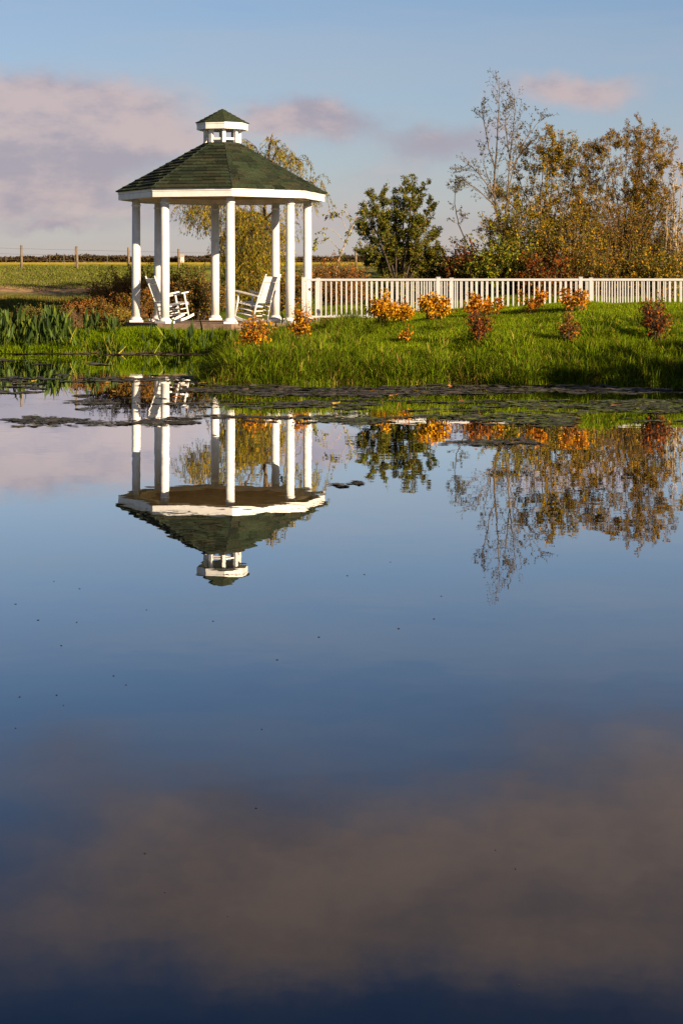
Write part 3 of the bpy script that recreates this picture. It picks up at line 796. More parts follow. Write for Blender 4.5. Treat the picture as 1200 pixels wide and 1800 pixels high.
def bush(name, label, px, Y, rx, ry, h, nst, nlv, palette, bark=M_BARK_DARK, ll=0.07, lw=0.04, cat='bush', group=None, lean=0.0, up_=0.0, part='foliage', wood='stems', spread=0.05, sub=2, keep_z=0.15):
    T = Tree(); b = base_pt(px, Y, -0.03)
    for i in range(nst):
        a = random.uniform(0, 2 * math.pi); q = math.sqrt(random.random())
        f = b + Vector((math.cos(a) * q * rx * 0.45, math.sin(a) * q * ry * 0.45, 0)); f.z = ground_at(f.x, f.y) - 0.02
        hh = h * random.uniform(0.38, 1.12) * (1 - 0.3 * q * q)
        tip = b + Vector((math.cos(a) * q * rx + lean * h, math.sin(a) * q * ry, hh)); tip.z = ground_at(f.x, f.y) + hh
        mid = f.lerp(tip, 0.5) + Vector((0, 0, 0.10 * h)) + rvec() * 0.05 * h
        pts = smooth_path([f, mid, tip], 4, 0.008 * h); T.limb(pts, 0.007 + 0.003 * h, 0.002, 4)
        for _ in range(sub):
            p, d = interp(pts, random.uniform(0.35, 0.95)); c = curve(p, d + rvec() * 0.9, 0.28 * h * random.uniform(0.5, 1.2), 3, 0.04, 0.15); T.limb(c, 0.004, 0.002, 3)
            T.leafline(c, nlv // 2, spread, 0.4, 0.1)
        T.leafline(pts, nlv, spread, 0.5, 0.1, keep_z)
    return T.build(name, b, label, cat, bark, palette, ll, lw, group, part, wood)

# undergrowth below the right hand trees
bush('red_leaved_shrub', 'red leaved shrub left of the tall birch trunk', 815, 52.0, 0.75, 0.7, 1.75, 60, 28, DEEPRED + [((0.07, 0.09, 0.015), 4)], ll=0.085, lw=0.055)
bush('green_shrub', 'yellow green shrub under the tall birch behind the railing', 880, 51.5, 1.1, 0.9, 1.9, 110, 30, MIXED, ll=0.095, lw=0.06)
bush('crimson_shrub', 'dark red shrub right of the tall birch behind the railing', 955, 51.0, 0.9, 0.8, 1.5, 80, 28, DEEPRED + [((0.08, 0.09, 0.02), 3)], ll=0.085, lw=0.055)
bush('tangled_shrub', 'tangled olive brown shrub below the broad brown tree', 1050, 51.5, 1.3, 0.9, 1.7, 120, 26, BROWNGOLD + [((0.07, 0.09, 0.02), 4)], M_BARK_TAN, ll=0.08, lw=0.045)
bush('leafy_shrub', 'green brown shrub at the right edge behind the railing', 1150, 51.5, 1.2, 0.9, 1.6, 110, 26, OLIVE_GOLD + [((0.06, 0.08, 0.02), 4)], M_BARK_TAN, ll=0.08, lw=0.045)
bush('brown_thicket', 'brown thicket of upright stems under the broad brown tree', 1085, 53.6, 1.1, 0.8, 3.2, 170, 26, BROWNGOLD, M_BARK_TAN, ll=0.065, lw=0.036)
bush('twiggy_thicket', 'twiggy brown thicket between broad brown tree and right edge birches', 1150, 53.8, 1.0, 0.8, 2.9, 140, 24, BROWNGOLD + OLIVE_GOLD, M_BARK_TAN, ll=0.065, lw=0.036)
bush('golden_shrub', 'golden brown shrub between tall birch and broad brown tree', 1000, 53.0, 1.1, 0.8, 3.1, 120, 26, OLIVE_GOLD, M_BARK_TAN, ll=0.08, lw=0.045)
bush('olive_shrub', 'tall olive shrub below the tall birch branches', 910, 53.5, 1.0, 0.8, 3.0, 110, 28, MIXED + OLIVE_GOLD, M_BARK_TAN, ll=0.085, lw=0.05)
bush('thicket', 'dark thicket in the gap right of the dense green tree', 770, 58.0, 1.6, 0.7, 1.35, 120, 24, [((0.05, 0.04, 0.02), 4), ((0.07, 0.055, 0.025), 3), ((0.05, 0.055, 0.015), 2)], ll=0.09, lw=0.05)
bush('rusty_bush', 'rust brown bush below the leaning birch', 590, 50.5, 1.05, 0.8, 1.5, 150, 26, RUST, M_BARK_TAN, ll=0.06, lw=0.03)
bush('low_hedge', 'dark green undergrowth at the foot of the dense tree', 690, 52.0, 1.5, 0.6, 0.95, 120, 24, DARK_GREEN, ll=0.08, lw=0.05)
# brown bushes left of and behind the gazebo
bush('brown_bush', 'tall brown bush behind the gazebo\'s leftmost column', 215, 46.0, 1.0, 0.6, 1.32, 240, 26, BROWN + RUST, M_BARK_TAN, ll=0.055, lw=0.03)
bush('low_rust_bush', 'low rust red mound at the left end of the brown bushes', 150, 45.6, 0.6, 0.5, 0.62, 130, 24, RUST, ll=0.05, lw=0.034)
bush('russet_bush', 'russet bush behind the left rocking chair', 262, 46.6, 0.9, 0.6, 1.4, 220, 26, RUST + BROWN, M_BARK_TAN, ll=0.055, lw=0.03)
bush('wild_bush', 'dark brown green bush between the gazebo\'s middle columns', 338, 47.2, 1.05, 0.7, 1.42, 230, 26, BROWN + [((0.06, 0.07, 0.02), 5)], ll=0.06, lw=0.034)
bush('shaded_bush', 'brown bush right of the willow inside the gazebo view', 500, 49.5, 0.75, 0.6, 1.1, 120, 24, BROWN + [((0.07, 0.075, 0.02), 5)], ll=0.06, lw=0.034)
bush('small_brown_bush', 'small brown bush between mound and tall brown bush', 180, 45.3, 0.5, 0.4, 0.62, 90, 22, BROWN, M_BARK_TAN, ll=0.05, lw=0.028)
bush('yellow_weed', 'yellow dry weeds at the foot of the gazebo\'s leftmost column', 216, 44.4, 0.3, 0.25, 0.42, 60, 16, [((0.30, 0.20, 0.03), 4), ((0.20, 0.16, 0.03), 3)], M_BARK_TAN, ll=0.06, lw=0.02, cat='weeds')
bush('dry_weed', 'thin reddish dry stalks in front of the left bank', 132, 42.2, 0.4, 0.3, 0.62, 34, 9, [((0.20, 0.08, 0.03), 3), ((0.16, 0.12, 0.03), 3)], M_BARK_TAN, ll=0.05, lw=0.018, cat='weeds')
bush('bank_weed', 'green yellow weeds on the left bank below the dirt path', 70, 44.6, 0.8, 0.5, 0.45, 110, 16, [((0.14, 0.14, 0.025), 4), ((0.18, 0.13, 0.03), 3), ((0.09, 0.11, 0.02), 3)], M_BARK_TAN, ll=0.06, lw=0.022, cat='weeds')
def depth_at(px, py, y0=27.9, y1=41.3):
    ys_ = np.linspace(y0, y1, 400); zz = height(PX(px, ys_), ys_); pr = HORIZON + (CAM_H - zz) * FPX / ys_
    k = np.nonzero((pr <= py) & (shore_dist(PX(px, ys_), ys_) > 0.1))[0]
    return float(ys_[k[0]]) if len(k) else y1
# shrubs in autumn colour along the railing and on the lawn
GY_ = 'orange yellow shrubs in front of the railing'
for (px, Y, rx, h, n, lab, pal) in [
        (678, depth_at(678, 566), 0.42, 0.50, 44, 'bushy golden yellow shrub, largest in front of the railing', YELLOW), (762, depth_at(762, 562), 0.30, 0.46, 25, 'golden shrub at the railing\'s middle post', YELLOW),
        (832, depth_at(832, 559), 0.18, 0.46, 13, 'slim golden shrub right above the red shrub on the lawn', ORANGE), (712, depth_at(712, 566), 0.15, 0.3, 10, 'small golden sprig beside the largest golden shrub', YELLOW),
        (930, depth_at(930, 551), 0.34, 0.50, 10, 'thin orange shrub in front of the railing left of the right post', ORANGE), (1015, depth_at(1015, 547), 0.34, 0.46, 13, 'orange shrub in front of the railing\'s right post', ORANGE),
        (868, depth_at(868, 555), 0.2, 0.34, 8, 'small orange sprig low against the railing', ORANGE)]:
    bush('golden_shrub', lab, px, Y, rx, rx * 0.7, h, n, 15, pal, M_BARK_DARK, 0.065, 0.036, 'shrub', GY_, sub=4, spread=0.06)
GL = 'small autumn shrubs on the bank and lawn'
for (px, Y, rx, h, n, lab, pal, dz) in [
        (447, depth_at(447, 622), 0.25, 0.66, 36, 'orange leaved shrub before the right rocking chair', YELLOW + ORANGE, 0), (528, depth_at(528, 606), 0.17, 0.76, 26, 'upright orange shrub before the gazebo\'s right columns', YELLOW + ORANGE, 0),
        (841, depth_at(841, 603), 0.20, 0.56, 26, 'dark red shrub in the middle of the lawn', DEEPRED, 0), (997, depth_at(997, 601), 0.18, 0.50, 16, 'small thin brown shrub between two red lawn shrubs', RUST, 0),
        (1152, depth_at(1152, 603), 0.26, 0.78, 38, 'largest red brown shrub on the lawn near the right edge', DEEPRED, 0), (716, depth_at(716, 602), 0.10, 0.30, 5, 'tiny reddish sprig on the lawn below the golden shrubs', ORANGE, 0)]:
    bush('lawn_shrub', lab, px, Y, rx, rx, h, n, 11, pal, M_BARK_DARK, 0.055, 0.03, 'shrub', GL, sub=4, spread=0.06, keep_z=0.05)
red_strip = [((0.30, 0.10, 0.03), 3), ((0.22, 0.12, 0.03), 2), ((0.12, 0.12, 0.03), 2)]
bush('low_weed', 'low reddish weeds under the railing beside the gazebo', 590, 40.3, 0.65, 0.2, 0.2, 60, 12, red_strip, M_BARK_TAN, 0.07, 0.025, 'weeds')

# guessed trees, added out of view to the right to shade the near lawn corner
def shade_tree(x, y, h, lab):
    T = Tree(); z = ground_at(x, y); b = Vector((x, y, z - 0.1))
    for i in range(9):
        a = i * 2.4; q = 0.32 * h * (0.3 + 0.7 * random.random())
        pts = smooth_path([b, b + Vector((0, 0, h * 0.25)), b + Vector((math.cos(a) * q, math.sin(a) * q, h * random.uniform(0.6, 1.0)))], 5, 0.05)
        T.limb(pts, 0.12, 0.02, 6); T.sprout(pts, 0.06, 18, 0.24 * h, (30, 65), 0.3, 0.05, 0.12, 1, 4, 8, 0.1)
    T.build('shade_tree', b, lab, 'tree', M_BARK_DARK, MIXED, 0.24, 0.17, 'unseen trees added to shade the lawn')
shade_tree(13.7, 18.6, 5.5, 'unseen leafy tree on the pond bank, added to shade the lawn from the right')
shade_tree(16.9, 18.6, 6.2, 'second unseen leafy tree on the right bank, added to shade the lawn')

# ------------------------------------------------------------------ far field: hedge, house, fence
def hedge():
    T = thing('hedge', (0, 1500, 19.3), 'long low brown hedge along the horizon', 'hedge')
    n = 110000; x = rng.uniform(-900, 900, n); prof = 4.3 + 0.7 * np.sin(x * 0.05) + 0.5 * np.sin(x * 0.23 + 1)
    z = rng.random(n) ** 0.8 * prof * rng.uniform(0.8, 1.25, n); y = rng.normal(0, 2.0, n)
    pos = np.stack([x, y, z], -1); dr = rng.normal(size=(n, 3)); dr[:, 2] = np.abs(dr[:, 2])
    link('foliage', leaves_mesh('foliage', pos, dr, 1.9, 1.5, [((0.085, 0.05, 0.025), 4), ((0.06, 0.05, 0.02), 3), ((0.10, 0.07, 0.03), 2)]), M_LEAF, T)
    m = MB()
    for i in range(90):
        xx = -890 + i * 20 + random.uniform(-5, 5); m.tube([(xx, 0, -0.5), (xx + 0.5, 0, 2.5)], [0.3, 0.1], 4)
    m.obj('stems', M_BARK_DARK, T)
hedge()
hz = P(317, 452, 1490)
house = thing('far_house', (hz.x, 1488, 19.2), 'tiny white and red house on the horizon behind the gazebo', 'house')
m = MB(); m.box((-2.2, 0, -1), (3.0, 6, 5.0)); m.obj('wall', principled('house_wall', (0.62, 0.58, 0.52), 0.8), house)
m = MB(); m.add([(-2.6, -0.4, 4.9), (3.3, -0.4, 4.9), (3.3, 6.4, 4.9), (-2.6, 6.4, 4.9), (-2.6, 3, 7.0), (3.3, 3, 7.0)], [(0, 1, 5, 4), (2, 3, 4, 5), (0, 4, 3), (1, 2, 5), (3, 2, 1, 0)])
m.obj('roof', principled('house_roof', (0.35, 0.30, 0.27), 0.8), house)
m = MB(); m.box((-2.1, -0.15, -1), (0.4, -0.003, 4.6)); m.obj('door', principled('red_barn_door', (0.25, 0.04, 0.03), 0.8), house)
FY = 64.0
wf = thing('wire_fence', (PX(38, FY), FY, 2.1), 'wire fence with weathered wooden posts across the far meadow', 'fence')
for (px, top, Y) in ((38, 431, FY), (135, 433, FY), (226, 435, FY + .3), (314, 437.5, FY + .6), (405, 440, FY + 1), (625, 442, FY + 2)):
    a = base_pt(px + random.uniform(-1.5, 1.5), Y, -0.2); b = P(px, top, Y); m = MB()
    m.tube([a, a.lerp(b, 0.5) + Vector((0.01, 0, 0)), b], [0.05, 0.047, 0.045], 8); m.obj('post', M_POST, wf, True, world=True)
for (px, top) in ((113, 445), (132, 434), (11, 449), (88, 447), (189, 446)):
    a = base_pt(px, FY + 3, -0.1); b = P(px, top, FY + 3); m = MB(); m.tube([a, b], 0.010, 5); m.obj('stake', M_POST, wf, True, world=True)
for dz in (0.12, 0.32, 0.52):
    pts = []
    for i in range(33):
        px = -120 + i * 25; top = 431 + (px - 38) * 0.024; p = P(px, top, FY + max(0, (px - 140) * 0.003)); p.z -= dz + 0.012 * math.sin(i * 1.3) ** 2; pts.append(p)
    m = MB(); m.tube(pts, 0.004, 4); m.obj('wire', M_WIRE, wf, world=True)

# ------------------------------------------------------------------ grass
def grass(name, label, X, Y, hgt, wid, palette, lean=0.45, jitter=0.3, z=None, ldir=None, tint=None):
    n = len(X); Z = height(X, Y) - 0.02 if z is None else z
    base = np.stack([X, Y, Z], -1)
    a = rng.uniform(0, 2 * np.pi, n); side = np.stack([np.cos(a), np.sin(a), np.zeros(n)], -1)
    b = rng.uniform(0, 2 * np.pi, n) if ldir is None else ldir + rng.normal(0, 0.5, n); ln = np.abs(rng.normal(0, lean, n)) * hgt
    off = np.stack([np.cos(b) * ln, np.sin(b) * ln, np.zeros(n)], -1)
    w = (wid * rng.uniform(0.7, 1.3, n))[:, None]; H = hgt[:, None]; up_v = np.array([[0, 0, 1.0]])
    v = np.empty((n, 5, 3))
    v[:, 0] = base - side * w / 2; v[:, 1] = base + side * w / 2
    mid = base + up_v * H * 0.6 + off * 0.32
    v[:, 2] = mid + side * w * 0.4; v[:, 3] = mid - side * w * 0.4
    v[:, 4] = base + up_v * H * (1 - 0.35 * np.minimum(ln / np.maximum(hgt, 1e-3), 1.3)[:, None] ** 2) + off
    i = np.arange(n)[:, None] * 5
    f = np.concatenate([i + np.array([[0, 1, 2]]), i + np.array([[0, 2, 3]]), i + np.array([[3, 2, 4]])])
    c = pick(palette, n, jitter)
    if tint is not None: c = c * tint[:, None]
    o = link(name, np_mesh(name, v.reshape(-1, 3), f, np.repeat(c, 5, axis=0)), M_GRASS)
    return tag(o, label, 'grass', None, 'stuff')
LAWN = [((0.145, 0.205, 0.004), 5), ((0.19, 0.24, 0.006), 3), ((0.105, 0.16, 0.004), 3), ((0.28, 0.23, 0.03), 0.8)]
RANK = [((0.095, 0.145, 0.004), 5), ((0.14, 0.19, 0.006), 4), ((0.06, 0.095, 0.004), 3), ((0.26, 0.21, 0.04), 0.9), ((0.20, 0.11, 0.03), .4)]
BRIGHT = [((0.13, 0.20, 0.004), 5), ((0.18, 0.23, 0.006), 3), ((0.085, 0.14, 0.004), 3)]
def scatter(x0, x1, y0, y1, n):
    return rng.uniform(x0, x1, n), rng.uniform(y0, y1, n)
# short mown lawn
X, Y = scatter(-2.6, 9.2, 28.3, 41.4, 260000); d = shore_dist(X, Y)
k = (d > 0.3) & (X > PX(400, Y) - 0.4) & (Y < 40.6); X, Y, d = X[k], Y[k], d[k]
tuft = vnoise(X, Y, 2.3) * 0.5 + vnoise(X + 9, Y + 3, 6.1) * 0.5
mow = sstep(1.8, 3.6, d + 2.5 * (tuft - 0.5)) * sstep(-1.2, 1.2, X + 1.0 * (tuft - .5))
hgt = (0.04 + 0.045 * tuft) * mow + (0.05 + 0.13 * tuft) * (1 - mow); hgt *= rng.uniform(0.6, 1.3, len(X))
grass('lawn_grass', 'green mown lawn rising from the pond to the railing', X, Y, hgt, 0.010, LAWN, 0.8, 0.35, tint=0.62 + 0.76 * (0.5 * vnoise(X, Y, 1.3) + 0.5 * vnoise(X + 4, Y + 7, 4.7)))
# long rank grass along the bank, in tussocks whose blades arch outward
nt = 1500; tx, ty = scatter(-3.6, 8.6, 27.3, 33.5, nt); td = shore_dist(tx, ty)
k = (td > -0.15) & (td < 4.2) & (rng.random(nt) < np.exp(-np.maximum(td - 0.3, 0) / 1.3)); tx, ty = tx[k], ty[k]
tx3, ty3 = scatter(-2.4, 8.6, 27.2, 28.9, 900); td3 = shore_dist(tx3, ty3); k = (td3 > -0.1) & (td3 < 0.8); tx, ty = np.concatenate([tx, tx3[k]]), np.concatenate([ty, ty3[k]])
# the peninsula's left side, up to the gazebo
tx2, ty2 = scatter(-3.4, 0.4, 28.0, 40.6, 700); td2 = shore_dist(tx2, ty2); k = (td2 > -0.1); tx, ty = np.concatenate([tx, tx2[k]]), np.concatenate([ty, ty2[k]])
nbl = 85; N = len(tx) * nbl
ox, oy = rng.normal(0, 0.10, N), rng.normal(0, 0.10, N)
cx, cy = np.repeat(tx, nbl) + ox, np.repeat(ty, nbl) + oy
size = rng.lognormal(np.log(0.24), 0.5, len(tx)); size = np.minimum(size, 0.48)
hh = np.repeat(size, nbl) * rng.uniform(0.35, 1.1, N) * 0.74
tdir = np.repeat(rng.uniform(0, 6.28, len(tx)), nbl); ld = np.where(rng.random(N) < 0.55, np.arctan2(oy, ox), tdir)
tint = np.repeat(rng.uniform(0.42, 1.55, len(tx)), nbl)
k = shore_dist(cx, cy) > -0.28; cx, cy, hh, ld, tint = cx[k], cy[k], hh[k], ld[k], tint[k]
grass('bank_grass', 'long rank tussock grass along the water\'s edge', cx, cy, hh, 0.012, RANK, 1.15, z=np.maximum(height(cx, cy), -0.05) - 0.02, ldir=ld, tint=tint)
# dead straw and brown stems hanging at the waterline
tx, ty = scatter(-2.6, 8.4, 27.3, 28.6, 700); td = shore_dist(tx, ty); k = (td > -0.12) & (td < 0.35) & (vnoise(tx, ty, 2.9) > 0.48); tx, ty = tx[k], ty[k]
cx, cy = np.repeat(tx, 16) + rng.normal(0, 0.07, len(tx) * 16), np.repeat(ty, 16) + rng.normal(0, 0.06, len(tx) * 16)
grass('straw', 'dead straw coloured grass at the waterline of the lawn bank', cx, cy, rng.uniform(0.06, 0.22, len(cx)), 0.011, [((0.26, 0.17, 0.06), 4), ((0.16, 0.09, 0.03), 3), ((0.34, 0.20, 0.04), 1)], 1.1, z=np.maximum(height(cx, cy), -0.04) - 0.01)
# bright low growth in front of the gazebo
X, Y = scatter(-9.6, -2.4, 39.3, 41.6, 64000); d = shore_dist(X, Y); k = (d > 0.0); X, Y, d = X[k], Y[k], d[k]
inpad = np.hypot(X - GX, Y - GY) < 2.35; X, Y = X[~inpad], Y[~inpad]
grass('waterside_grass', 'bright green low growth at the water in front of the gazebo', X, Y, rng.uniform(0.06, 0.19, len(X)), 0.014, BRIGHT, 0.7)
# rough grass on the left bank
X, Y = scatter(-10.8, -4.6, 41.0, 52.0, 60000); k = (vnoise(X, Y, 1.9) + rng.normal(0, 0.2, len(X)) > 0.25) & (np.hypot(X - GX, Y - GY) > 2.5); X, Y = X[k], Y[k]
ROUGH = [((0.13, 0.14, 0.02), 4), ((0.20, 0.15, 0.04), 3), ((0.16, 0.09, 0.03), 2), ((0.085, 0.11, 0.016), 3)]
grass('rough_grass', 'rough green and brown grass on the left bank', X, Y, rng.uniform(0.05, 0.2, len(X)), 0.014, ROUGH, 0.6)
# grass behind the railing
X, Y = scatter(-0.8, 10.5, 43.6, 51.0, 50000)
grass('back_grass', 'green grass behind the railing under the trees', X, Y, rng.uniform(0.06, 0.2, len(X)), 0.015, RANK, 0.6)
X, Y = scatter(-14.0, -5.0, 55.5, 72.0, 50000)
grass('meadow_grass', 'short meadow grass beyond the dirt path', X, Y, rng.uniform(0.03, 0.10, len(X)), 0.025, [((0.13, 0.15, 0.02), 4), ((0.20, 0.17, 0.05), 3), ((0.10, 0.13, 0.018), 3)], 0.6)

# ------------------------------------------------------------------ waterside leaf plants
def leaf_blade(L, W, stalk, seed, width_pos=0.35, curl=0.12):
    """stalk plus a lance shaped blade, folded on its midrib; along +z"""
    r = random.Random(seed); m = MB(); n = 6; rows = []
    m.tube([(0, 0, -0.05), (0.01, 0, stalk * 0.6), (0, 0, stalk + 0.02)], [0.008, 0.007, 0.005], 4)
    base = len(m.v)
    for i in range(n + 1):
        t = i / n; w = W * (math.sin(math.pi * min(1, (t * 0.94 + 0.06)) ** (0.75)) ** 0.8) * (1 if i < n else 0); y = -curl * L * t * t
        z = stalk + L * t
        m.v += [(-w / 2, y + 0.16 * w, z), (0, y, z), (w / 2, y + 0.16 * w, z)]
    for i in range(n):
        a = base + i * 3; m.f += [(a, a + 1, a + 4, a + 3), (a + 1, a + 2, a + 5, a + 4)]
    return m.mesh('leaf', smooth=True)
PICK = [principled('weed_leaf_' + n, c, 0.6, 0.25, 9.0, spec=0.15, objrand=0.35) for n, c in
        (('dark', (0.022, 0.042, 0.008)), ('mid', (0.046, 0.075, 0.009)), ('light', (0.11, 0.13, 0.014)), ('yellow', (0.24, 0.20, 0.02)))]
LEAFM = [[leaf_blade(L, W, st, i) for i, (L, W, st) in enumerate(((0.24, 0.058, 0.25), (0.28, 0.068, 0.34), (0.2, 0.055, 0.18), (0.30, 0.062, 0.42)))] for _ in PICK]
for lst, mt in zip(LEAFM, PICK):
    for me in lst: me.materials.append(mt)
def leaf_plant(x, y, z, n, label, group, weights, scale=1.0, tilt=20, name='pickerelweed'):
    t = thing(name, (x, y, z), label, 'water plant', group)
    for i in range(n):
        mi = random.choices(range(4), weights)[0]; me = random.choice(LEAFM[mi])
        o = link('leaf', me, None, t); o.location = (random.gauss(0, 0.07), random.gauss(0, 0.07), random.uniform(-0.12, 0.02))
        o.rotation_euler = (R(random.gauss(0, tilt)), R(random.gauss(0, tilt)), random.uniform(0, 6.28)); s = scale * random.uniform(0.75, 1.2); o.scale = (s, s, s)
    return t
for i in range(58):
    px = random.uniform(-60, 130) if i < 40 else random.uniform(90, 205)
    Yp = random.uniform(39.7, 41.4); x = PX(px, Yp); z = max(0.0, ground_at(x, Yp))
    leaf_plant(x, Yp, z, random.randint(9, 13), 'dense broad leaved water plants at the left edge of the pond', 'broad leaved water plants along the left shore', (6, 5, 1.5, 0.0), 1.12 if px < 110 else 0.82, 15)
for px, Yp, n, sc, lab in ((258, 39.9, 3, 0.9, 'single tall water leaves before the gazebo\'s left front column'), (300, 40.0, 5, 0.95, 'dark water leaves before the left rocking chair'), (318, 39.8, 5, 1.0, 'dark pointed leaves right of the left rocking chair'),
                          (340, 39.7, 6, 1.0, 'cluster of dark leaves between the rocking chairs'), (362, 39.2, 6, 1.0, 'dark leaf cluster left of the gazebo\'s front column'), (388, 38.5, 6, 1.0, 'leaf cluster at the gazebo\'s front column'),
                          (405, 37.5, 5, 1.0, 'leaf cluster right of the gazebo\'s front column'), (430, 38.5, 4, 0.9, 'green leaves before the right rocking chair'), (485, 38.5, 4, 0.95, 'dark leaf at the gazebo\'s back right column')):
    x = PX(px, Yp); leaf_plant(x, Yp, max(0, ground_at(x, Yp)), n, lab, 'leaf clusters before the gazebo', (6, 4, 1, 0.0), sc, 12)
# sprawling pale stalks at the water and the blade leaved iris
def blade(L, W, seed, bend):
    m = MB(); n = 6; 
    for i in range(n + 1):
        t = i / n; w = W * (1 - t ** 2.2) + 0.001; m.v += [(-w / 2, 0, 0), (w / 2, 0, 0)]; a = bend * t * t
        z = L * (t - 0.25 * bend * t * t); y = L * a * 0.6; m.v[-2] = (-w / 2, y, z); m.v[-1] = (w / 2, y, z)
    for i in range(n): a = i * 2; m.f.append((a, a + 1, a + 3, a + 2))
    return m.mesh('blade', smooth=True)
def blades(name, px, Yp, n, L, W, label, mats, tilt, group=None):
    x = PX(px, Yp); t = thing(name, (x, Yp, max(0, ground_at(x, Yp)) - 0.02), label, 'water plant', group)
    for i in range(n):
        me = blade(L * random.uniform(0.7, 1.15), W, i, random.uniform(0.1, 0.8)); o = link('blade', me, random.choice(mats), t)
        o.location = (random.gauss(0, 0.06), random.gauss(0, 0.06), 0); o.rotation_euler = (R(random.gauss(0, tilt)), R(random.gauss(0, tilt)), random.uniform(0, 6.28))
blades('iris', 512, 38.6, 13, 0.62, 0.035, 'iris like blades fanning out before the gazebo\'s right columns', PICK, 24)
blades('sedge', 535, 39.2, 8, 0.5, 0.03, 'upright sword leaves at the railing\'s first post', PICK[1:], 14)
for px, n, lab in ((165, 7, 'pale sprawling stalks at the water left of the gazebo'), (203, 9, 'bright yellow green stalks leaning over the water by the gazebo'), (270, 6, 'pale stalks at the water before the gazebo'), (120, 6, 'pale stalks under the broad leaved plants'), (330, 6, 'sprawling stalks at the water between gazebo and lawn bank')):
    blades('reed', px, 39.85, n, 0.55, 0.02, lab, PICK[2:], 42, 'sprawling stalks at the waterline')

# ------------------------------------------------------------------ weed mats floating on the pond
WEEDC = [((0.058, 0.052, 0.036), 5), ((0.036, 0.033, 0.028), 4), ((0.085, 0.070, 0.045), 3), ((0.07, 0.075, 0.025), 2), ((0.10, 0.06, 0.03), .5)]
WEEDG = [((0.075, 0.095, 0.018), 4), ((0.05, 0.048, 0.032), 4), ((0.11, 0.12, 0.022), 3), ((0.035, 0.032, 0.026), 2)]
MUDC = [((0.085, 0.060, 0.042), 5), ((0.06, 0.045, 0.034), 4), ((0.11, 0.08, 0.05), 2)]
def mat(x0, x1, y0, y1, n, label, pal=WEEDC, fill=0.5, sz=0.03, name='weed_mat', thin=1.0):
    """patch given by its place in the photo, laid flat on the water as ragged streaks of small flakes"""
    ns = max(4, int((x1 - x0) * (y1 - y0) / 300 * (0.5 + fill))); n = int(n * 1.25)
    cpx = rng.uniform(x0, x1, ns); cpy = y0 + (y1 - y0) * np.clip(rng.normal(0.5, 0.27, ns), 0, 1)
    ln = (x1 - x0) * rng.lognormal(np.log(0.06 + 0.05 * fill), 0.6, ns); ln = np.clip(ln, 8, 110)
    cpx = np.clip(cpx, x0 + ln * 0.8, np.maximum(x1 - ln * 0.8, x0 + ln * 0.8 + 1)); th = rng.uniform(0.02, 0.11, ns) * (1 + 1.8 * fill) * thin
    w = ln * th; k = rng.choice(ns, n, p=w / w.sum())
    t = rng.uniform(-1, 1, n); px = cpx[k] + ln[k] * t
    Yc = CAM_H * FPX / (cpy[k] - HORIZON)
    wav = thin * 0.12 * np.sin(px * 0.06 + k * 1.7) + thin * 0.06 * np.sin(px * 0.19 + k)
    Yp = Yc + wav + rng.normal(0, 1, n) * th[k] * np.sqrt(np.maximum(1 - t * t, 0.02)) * (0.5 + vnoise(px, k * 3.0, 0.13))
    Xp = (px - 600) / FPX * Yp
    keep = (shore_dist(Xp, Yp) < 0.05) & (vnoise(Xp, Yp * 2.5, 5.0) + rng.normal(0, 0.15, n) > 0.42 - 0.4 * fill)
    Xp, Yp = Xp[keep], Yp[keep]; n = len(Xp)
    if n < 4: return
    c0 = np.array([Xp.mean(), Yp.mean(), 0.0]); s = sz * rng.lognormal(0, 0.45, n)
    a0 = rng.uniform(0, 6.28, n); z0 = 0.003 + 0.004 * rng.random(n); tl = rng.normal(0, 0.10, n)
    v = np.empty((n, 5, 3))
    for j in range(5):
        a = a0 + j * 2 * np.pi / 5; r = s * rng.uniform(0.4, 1.25, n)
        v[:, j, 0] = Xp + np.cos(a) * r * 1.4; v[:, j, 1] = Yp + np.sin(a) * r
        v[:, j, 2] = np.maximum(0.002, z0 + np.sin(a + a0) * r * np.abs(tl) + s * 0.06 * rng.random(n))
    i = np.arange(n)[:, None] * 5
    f = np.concatenate([i + np.array([[0, 1, 2]]), i + np.array([[0, 2, 3]]), i + np.array([[0, 3, 4]])])
    t = link(name, np_mesh(name, v.reshape(-1, 3) - c0, f, np.repeat(pick(pal, n, 0.45), 5, axis=0)), M_WEED)
    t.location = c0; tag(t, label, 'weed mat', 'floating weed mats on the pond')
    # clods standing a little proud of the mat
mat(-40, 385, 614, 624, 5200, 'brown muddy weed band along the left shore', MUDC, 0.99, 0.040)
mat(-30, 190, 639, 646, 1100, 'thin weed band just out from the left shore', WEEDC, 0.46, 0.027)
mat(-30, 110, 630, 635, 500, 'narrow weed streak near the left edge under the plants', WEEDC, 0.46, 0.027)
mat(-30, 360, 658, 678, 3600, 'broken brown weed patches across the left inlet', WEEDC, 0.36, 0.024)
mat(-40, 150, 680, 696, 2200, 'scattered weed near the left edge', WEEDC, 0.26, 0.022)
mat(340, 1260, 678, 695, 9000, 'long grey weed band below the lawn bank', WEEDC, 0.48, 0.027)
mat(130, 640, 700, 718, 3000, 'ragged weed streaks across the column reflections', WEEDC, 0.30, 0.022)
mat(540, 1240, 703, 724, 5200, 'greenish weed band in front of the long grey band', WEEDG, 0.28, 0.024)
mat(20, 330, 733, 748, 2600, 'dark weed raft left of the gazebo reflection', WEEDC, 0.59, 0.020)
mat(300, 640, 728, 740, 1500, 'thin dark weed streaks before the gazebo columns\' reflections', WEEDC, 0.33, 0.019)
mat(540, 1000, 724, 746, 4200, 'patchy green weed nearest the dark tree\'s reflection', WEEDG, 0.34, 0.022)
mat(930, 1250, 735, 752, 700, 'faint weed specks near the right edge', WEEDG, 0.11, 0.019)
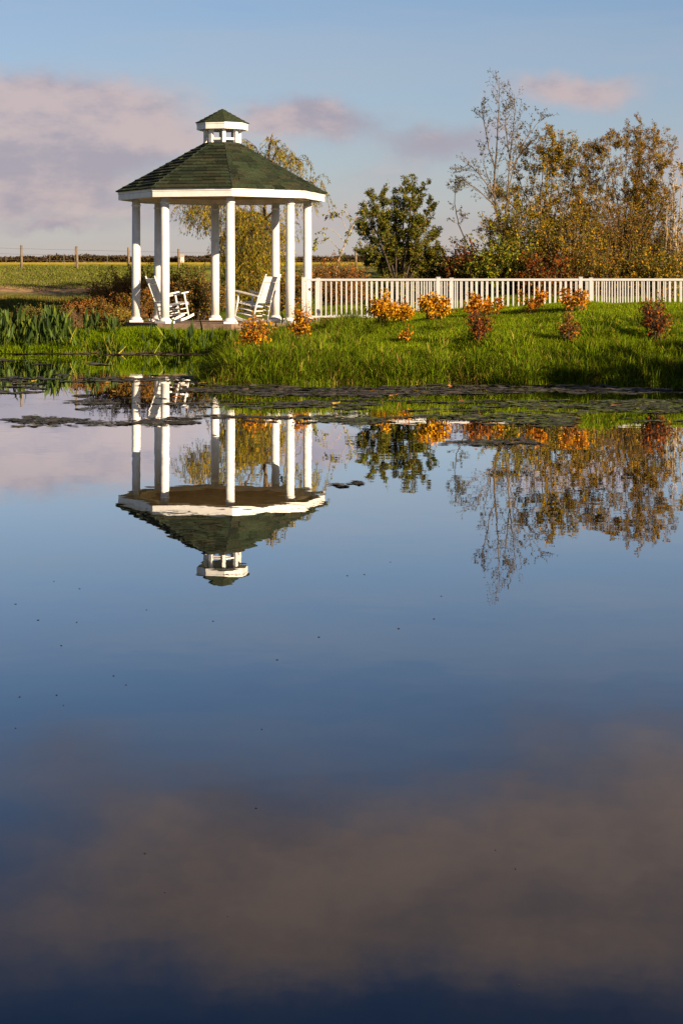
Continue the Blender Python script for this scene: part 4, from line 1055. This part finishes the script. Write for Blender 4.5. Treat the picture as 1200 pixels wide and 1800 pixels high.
mat(762, 968, 774, 785, 1200, 'narrow dark weed island within the right trees\' reflection', WEEDC, 0.46, 0.016)
mat(560, 634, 846, 853, 420, 'small isolated weed streak right of the gazebo\'s reflection', WEEDC, 0.46, 0.014, thin=0.3)
# loose floating leaves and specks
leafm = MB(); leafm.add([(0, -0.05, 0.004), (0.035, -0.01, 0.012), (0.02, 0.04, 0.006), (0, 0.075, 0.015), (-0.02, 0.04, 0.006), (-0.035, -0.01, 0.014), (0, 0, 0.002)], [(0, 1, 6), (1, 2, 6), (2, 3, 6), (3, 4, 6), (4, 5, 6), (5, 0, 6)])
lme = leafm.mesh('fallen_leaf')
LM = [principled('fallen_leaf_' + n, c, 0.5) for n, c in (('orange', (0.42, 0.17, 0.03)), ('brown', (0.20, 0.08, 0.03)), ('yellow', (0.40, 0.27, 0.04)))]
lmes = []
for mt in LM:
    me = lme.copy(); me.materials.append(mt); lmes.append(me)
for i, (px, py) in enumerate([(8, 676), (28, 677), (60, 672), (105, 680), (150, 677), (215, 668), (190, 674), (330, 688), (355, 676), (412, 676), (440, 676), (653, 688), (655, 689), (585, 681), (730, 690), (790, 681), (810, 707), (590, 712), (955, 717), (1080, 716), (1120, 714), (440, 705), (310, 700), (200, 690), (690, 698)]):
    Yp = CAM_H * FPX / (py - HORIZON); o = link('fallen_leaf', lmes[i % 3], None); o.location = (PX(px, Yp), Yp, 0.015)
    o.rotation_euler = (R(random.uniform(-12, 12)), R(random.uniform(-12, 12)), random.uniform(0, 6.28)); s = random.uniform(0.8, 1.5); o.scale = (s, s, s)
    tag(o, 'small autumn leaf floating among the weed on the pond', 'leaf', 'autumn leaves floating on the pond')
# dull specks drifting on the open water
spk = [(95, 1022), (140, 1035), (28, 1062), (135, 1094), (108, 1135), (700, 1105), (762, 1088), (640, 1010), (686, 988), (200, 1188), (222, 1204), (35, 1225), (100, 1222), (460, 1282), (255, 1500), (290, 1568), (870, 1494), (905, 1527), (912, 1732), (375, 1092), (487, 1160), (450, 1420), (112, 1240), (68, 1090), (258, 1072), (560, 1120), (775, 1048), (610, 1012), (28, 1280), (400, 1610)]
n = len(spk); v, f = [], []
for i, (px, py) in enumerate(spk):
    Yp = CAM_H * FPX / (py - HORIZON); x = PX(px, Yp); r = 0.0010 * Yp * random.uniform(0.6, 1.1) * (0.8 if Yp > 4.5 else 0.5); b0 = len(v)
    for j in range(6): a = j * math.pi / 3 + i; rr = r * random.uniform(0.6, 1.2); v.append((x + rr * math.cos(a), Yp + rr * math.sin(a) * 1.3, 0.0015))
    v.append((x, Yp, 0.003)); f += [(b0 + j, b0 + (j + 1) % 6, b0 + 6) for j in range(6)]
o = link('floating_specks', np_mesh('floating_specks', np.array(v), np.array(f), np.tile([0.035, 0.035, 0.04], (len(v), 1))), M_WEED)
tag(o, 'dark specks drifting on the open foreground water', 'specks', None, 'stuff')
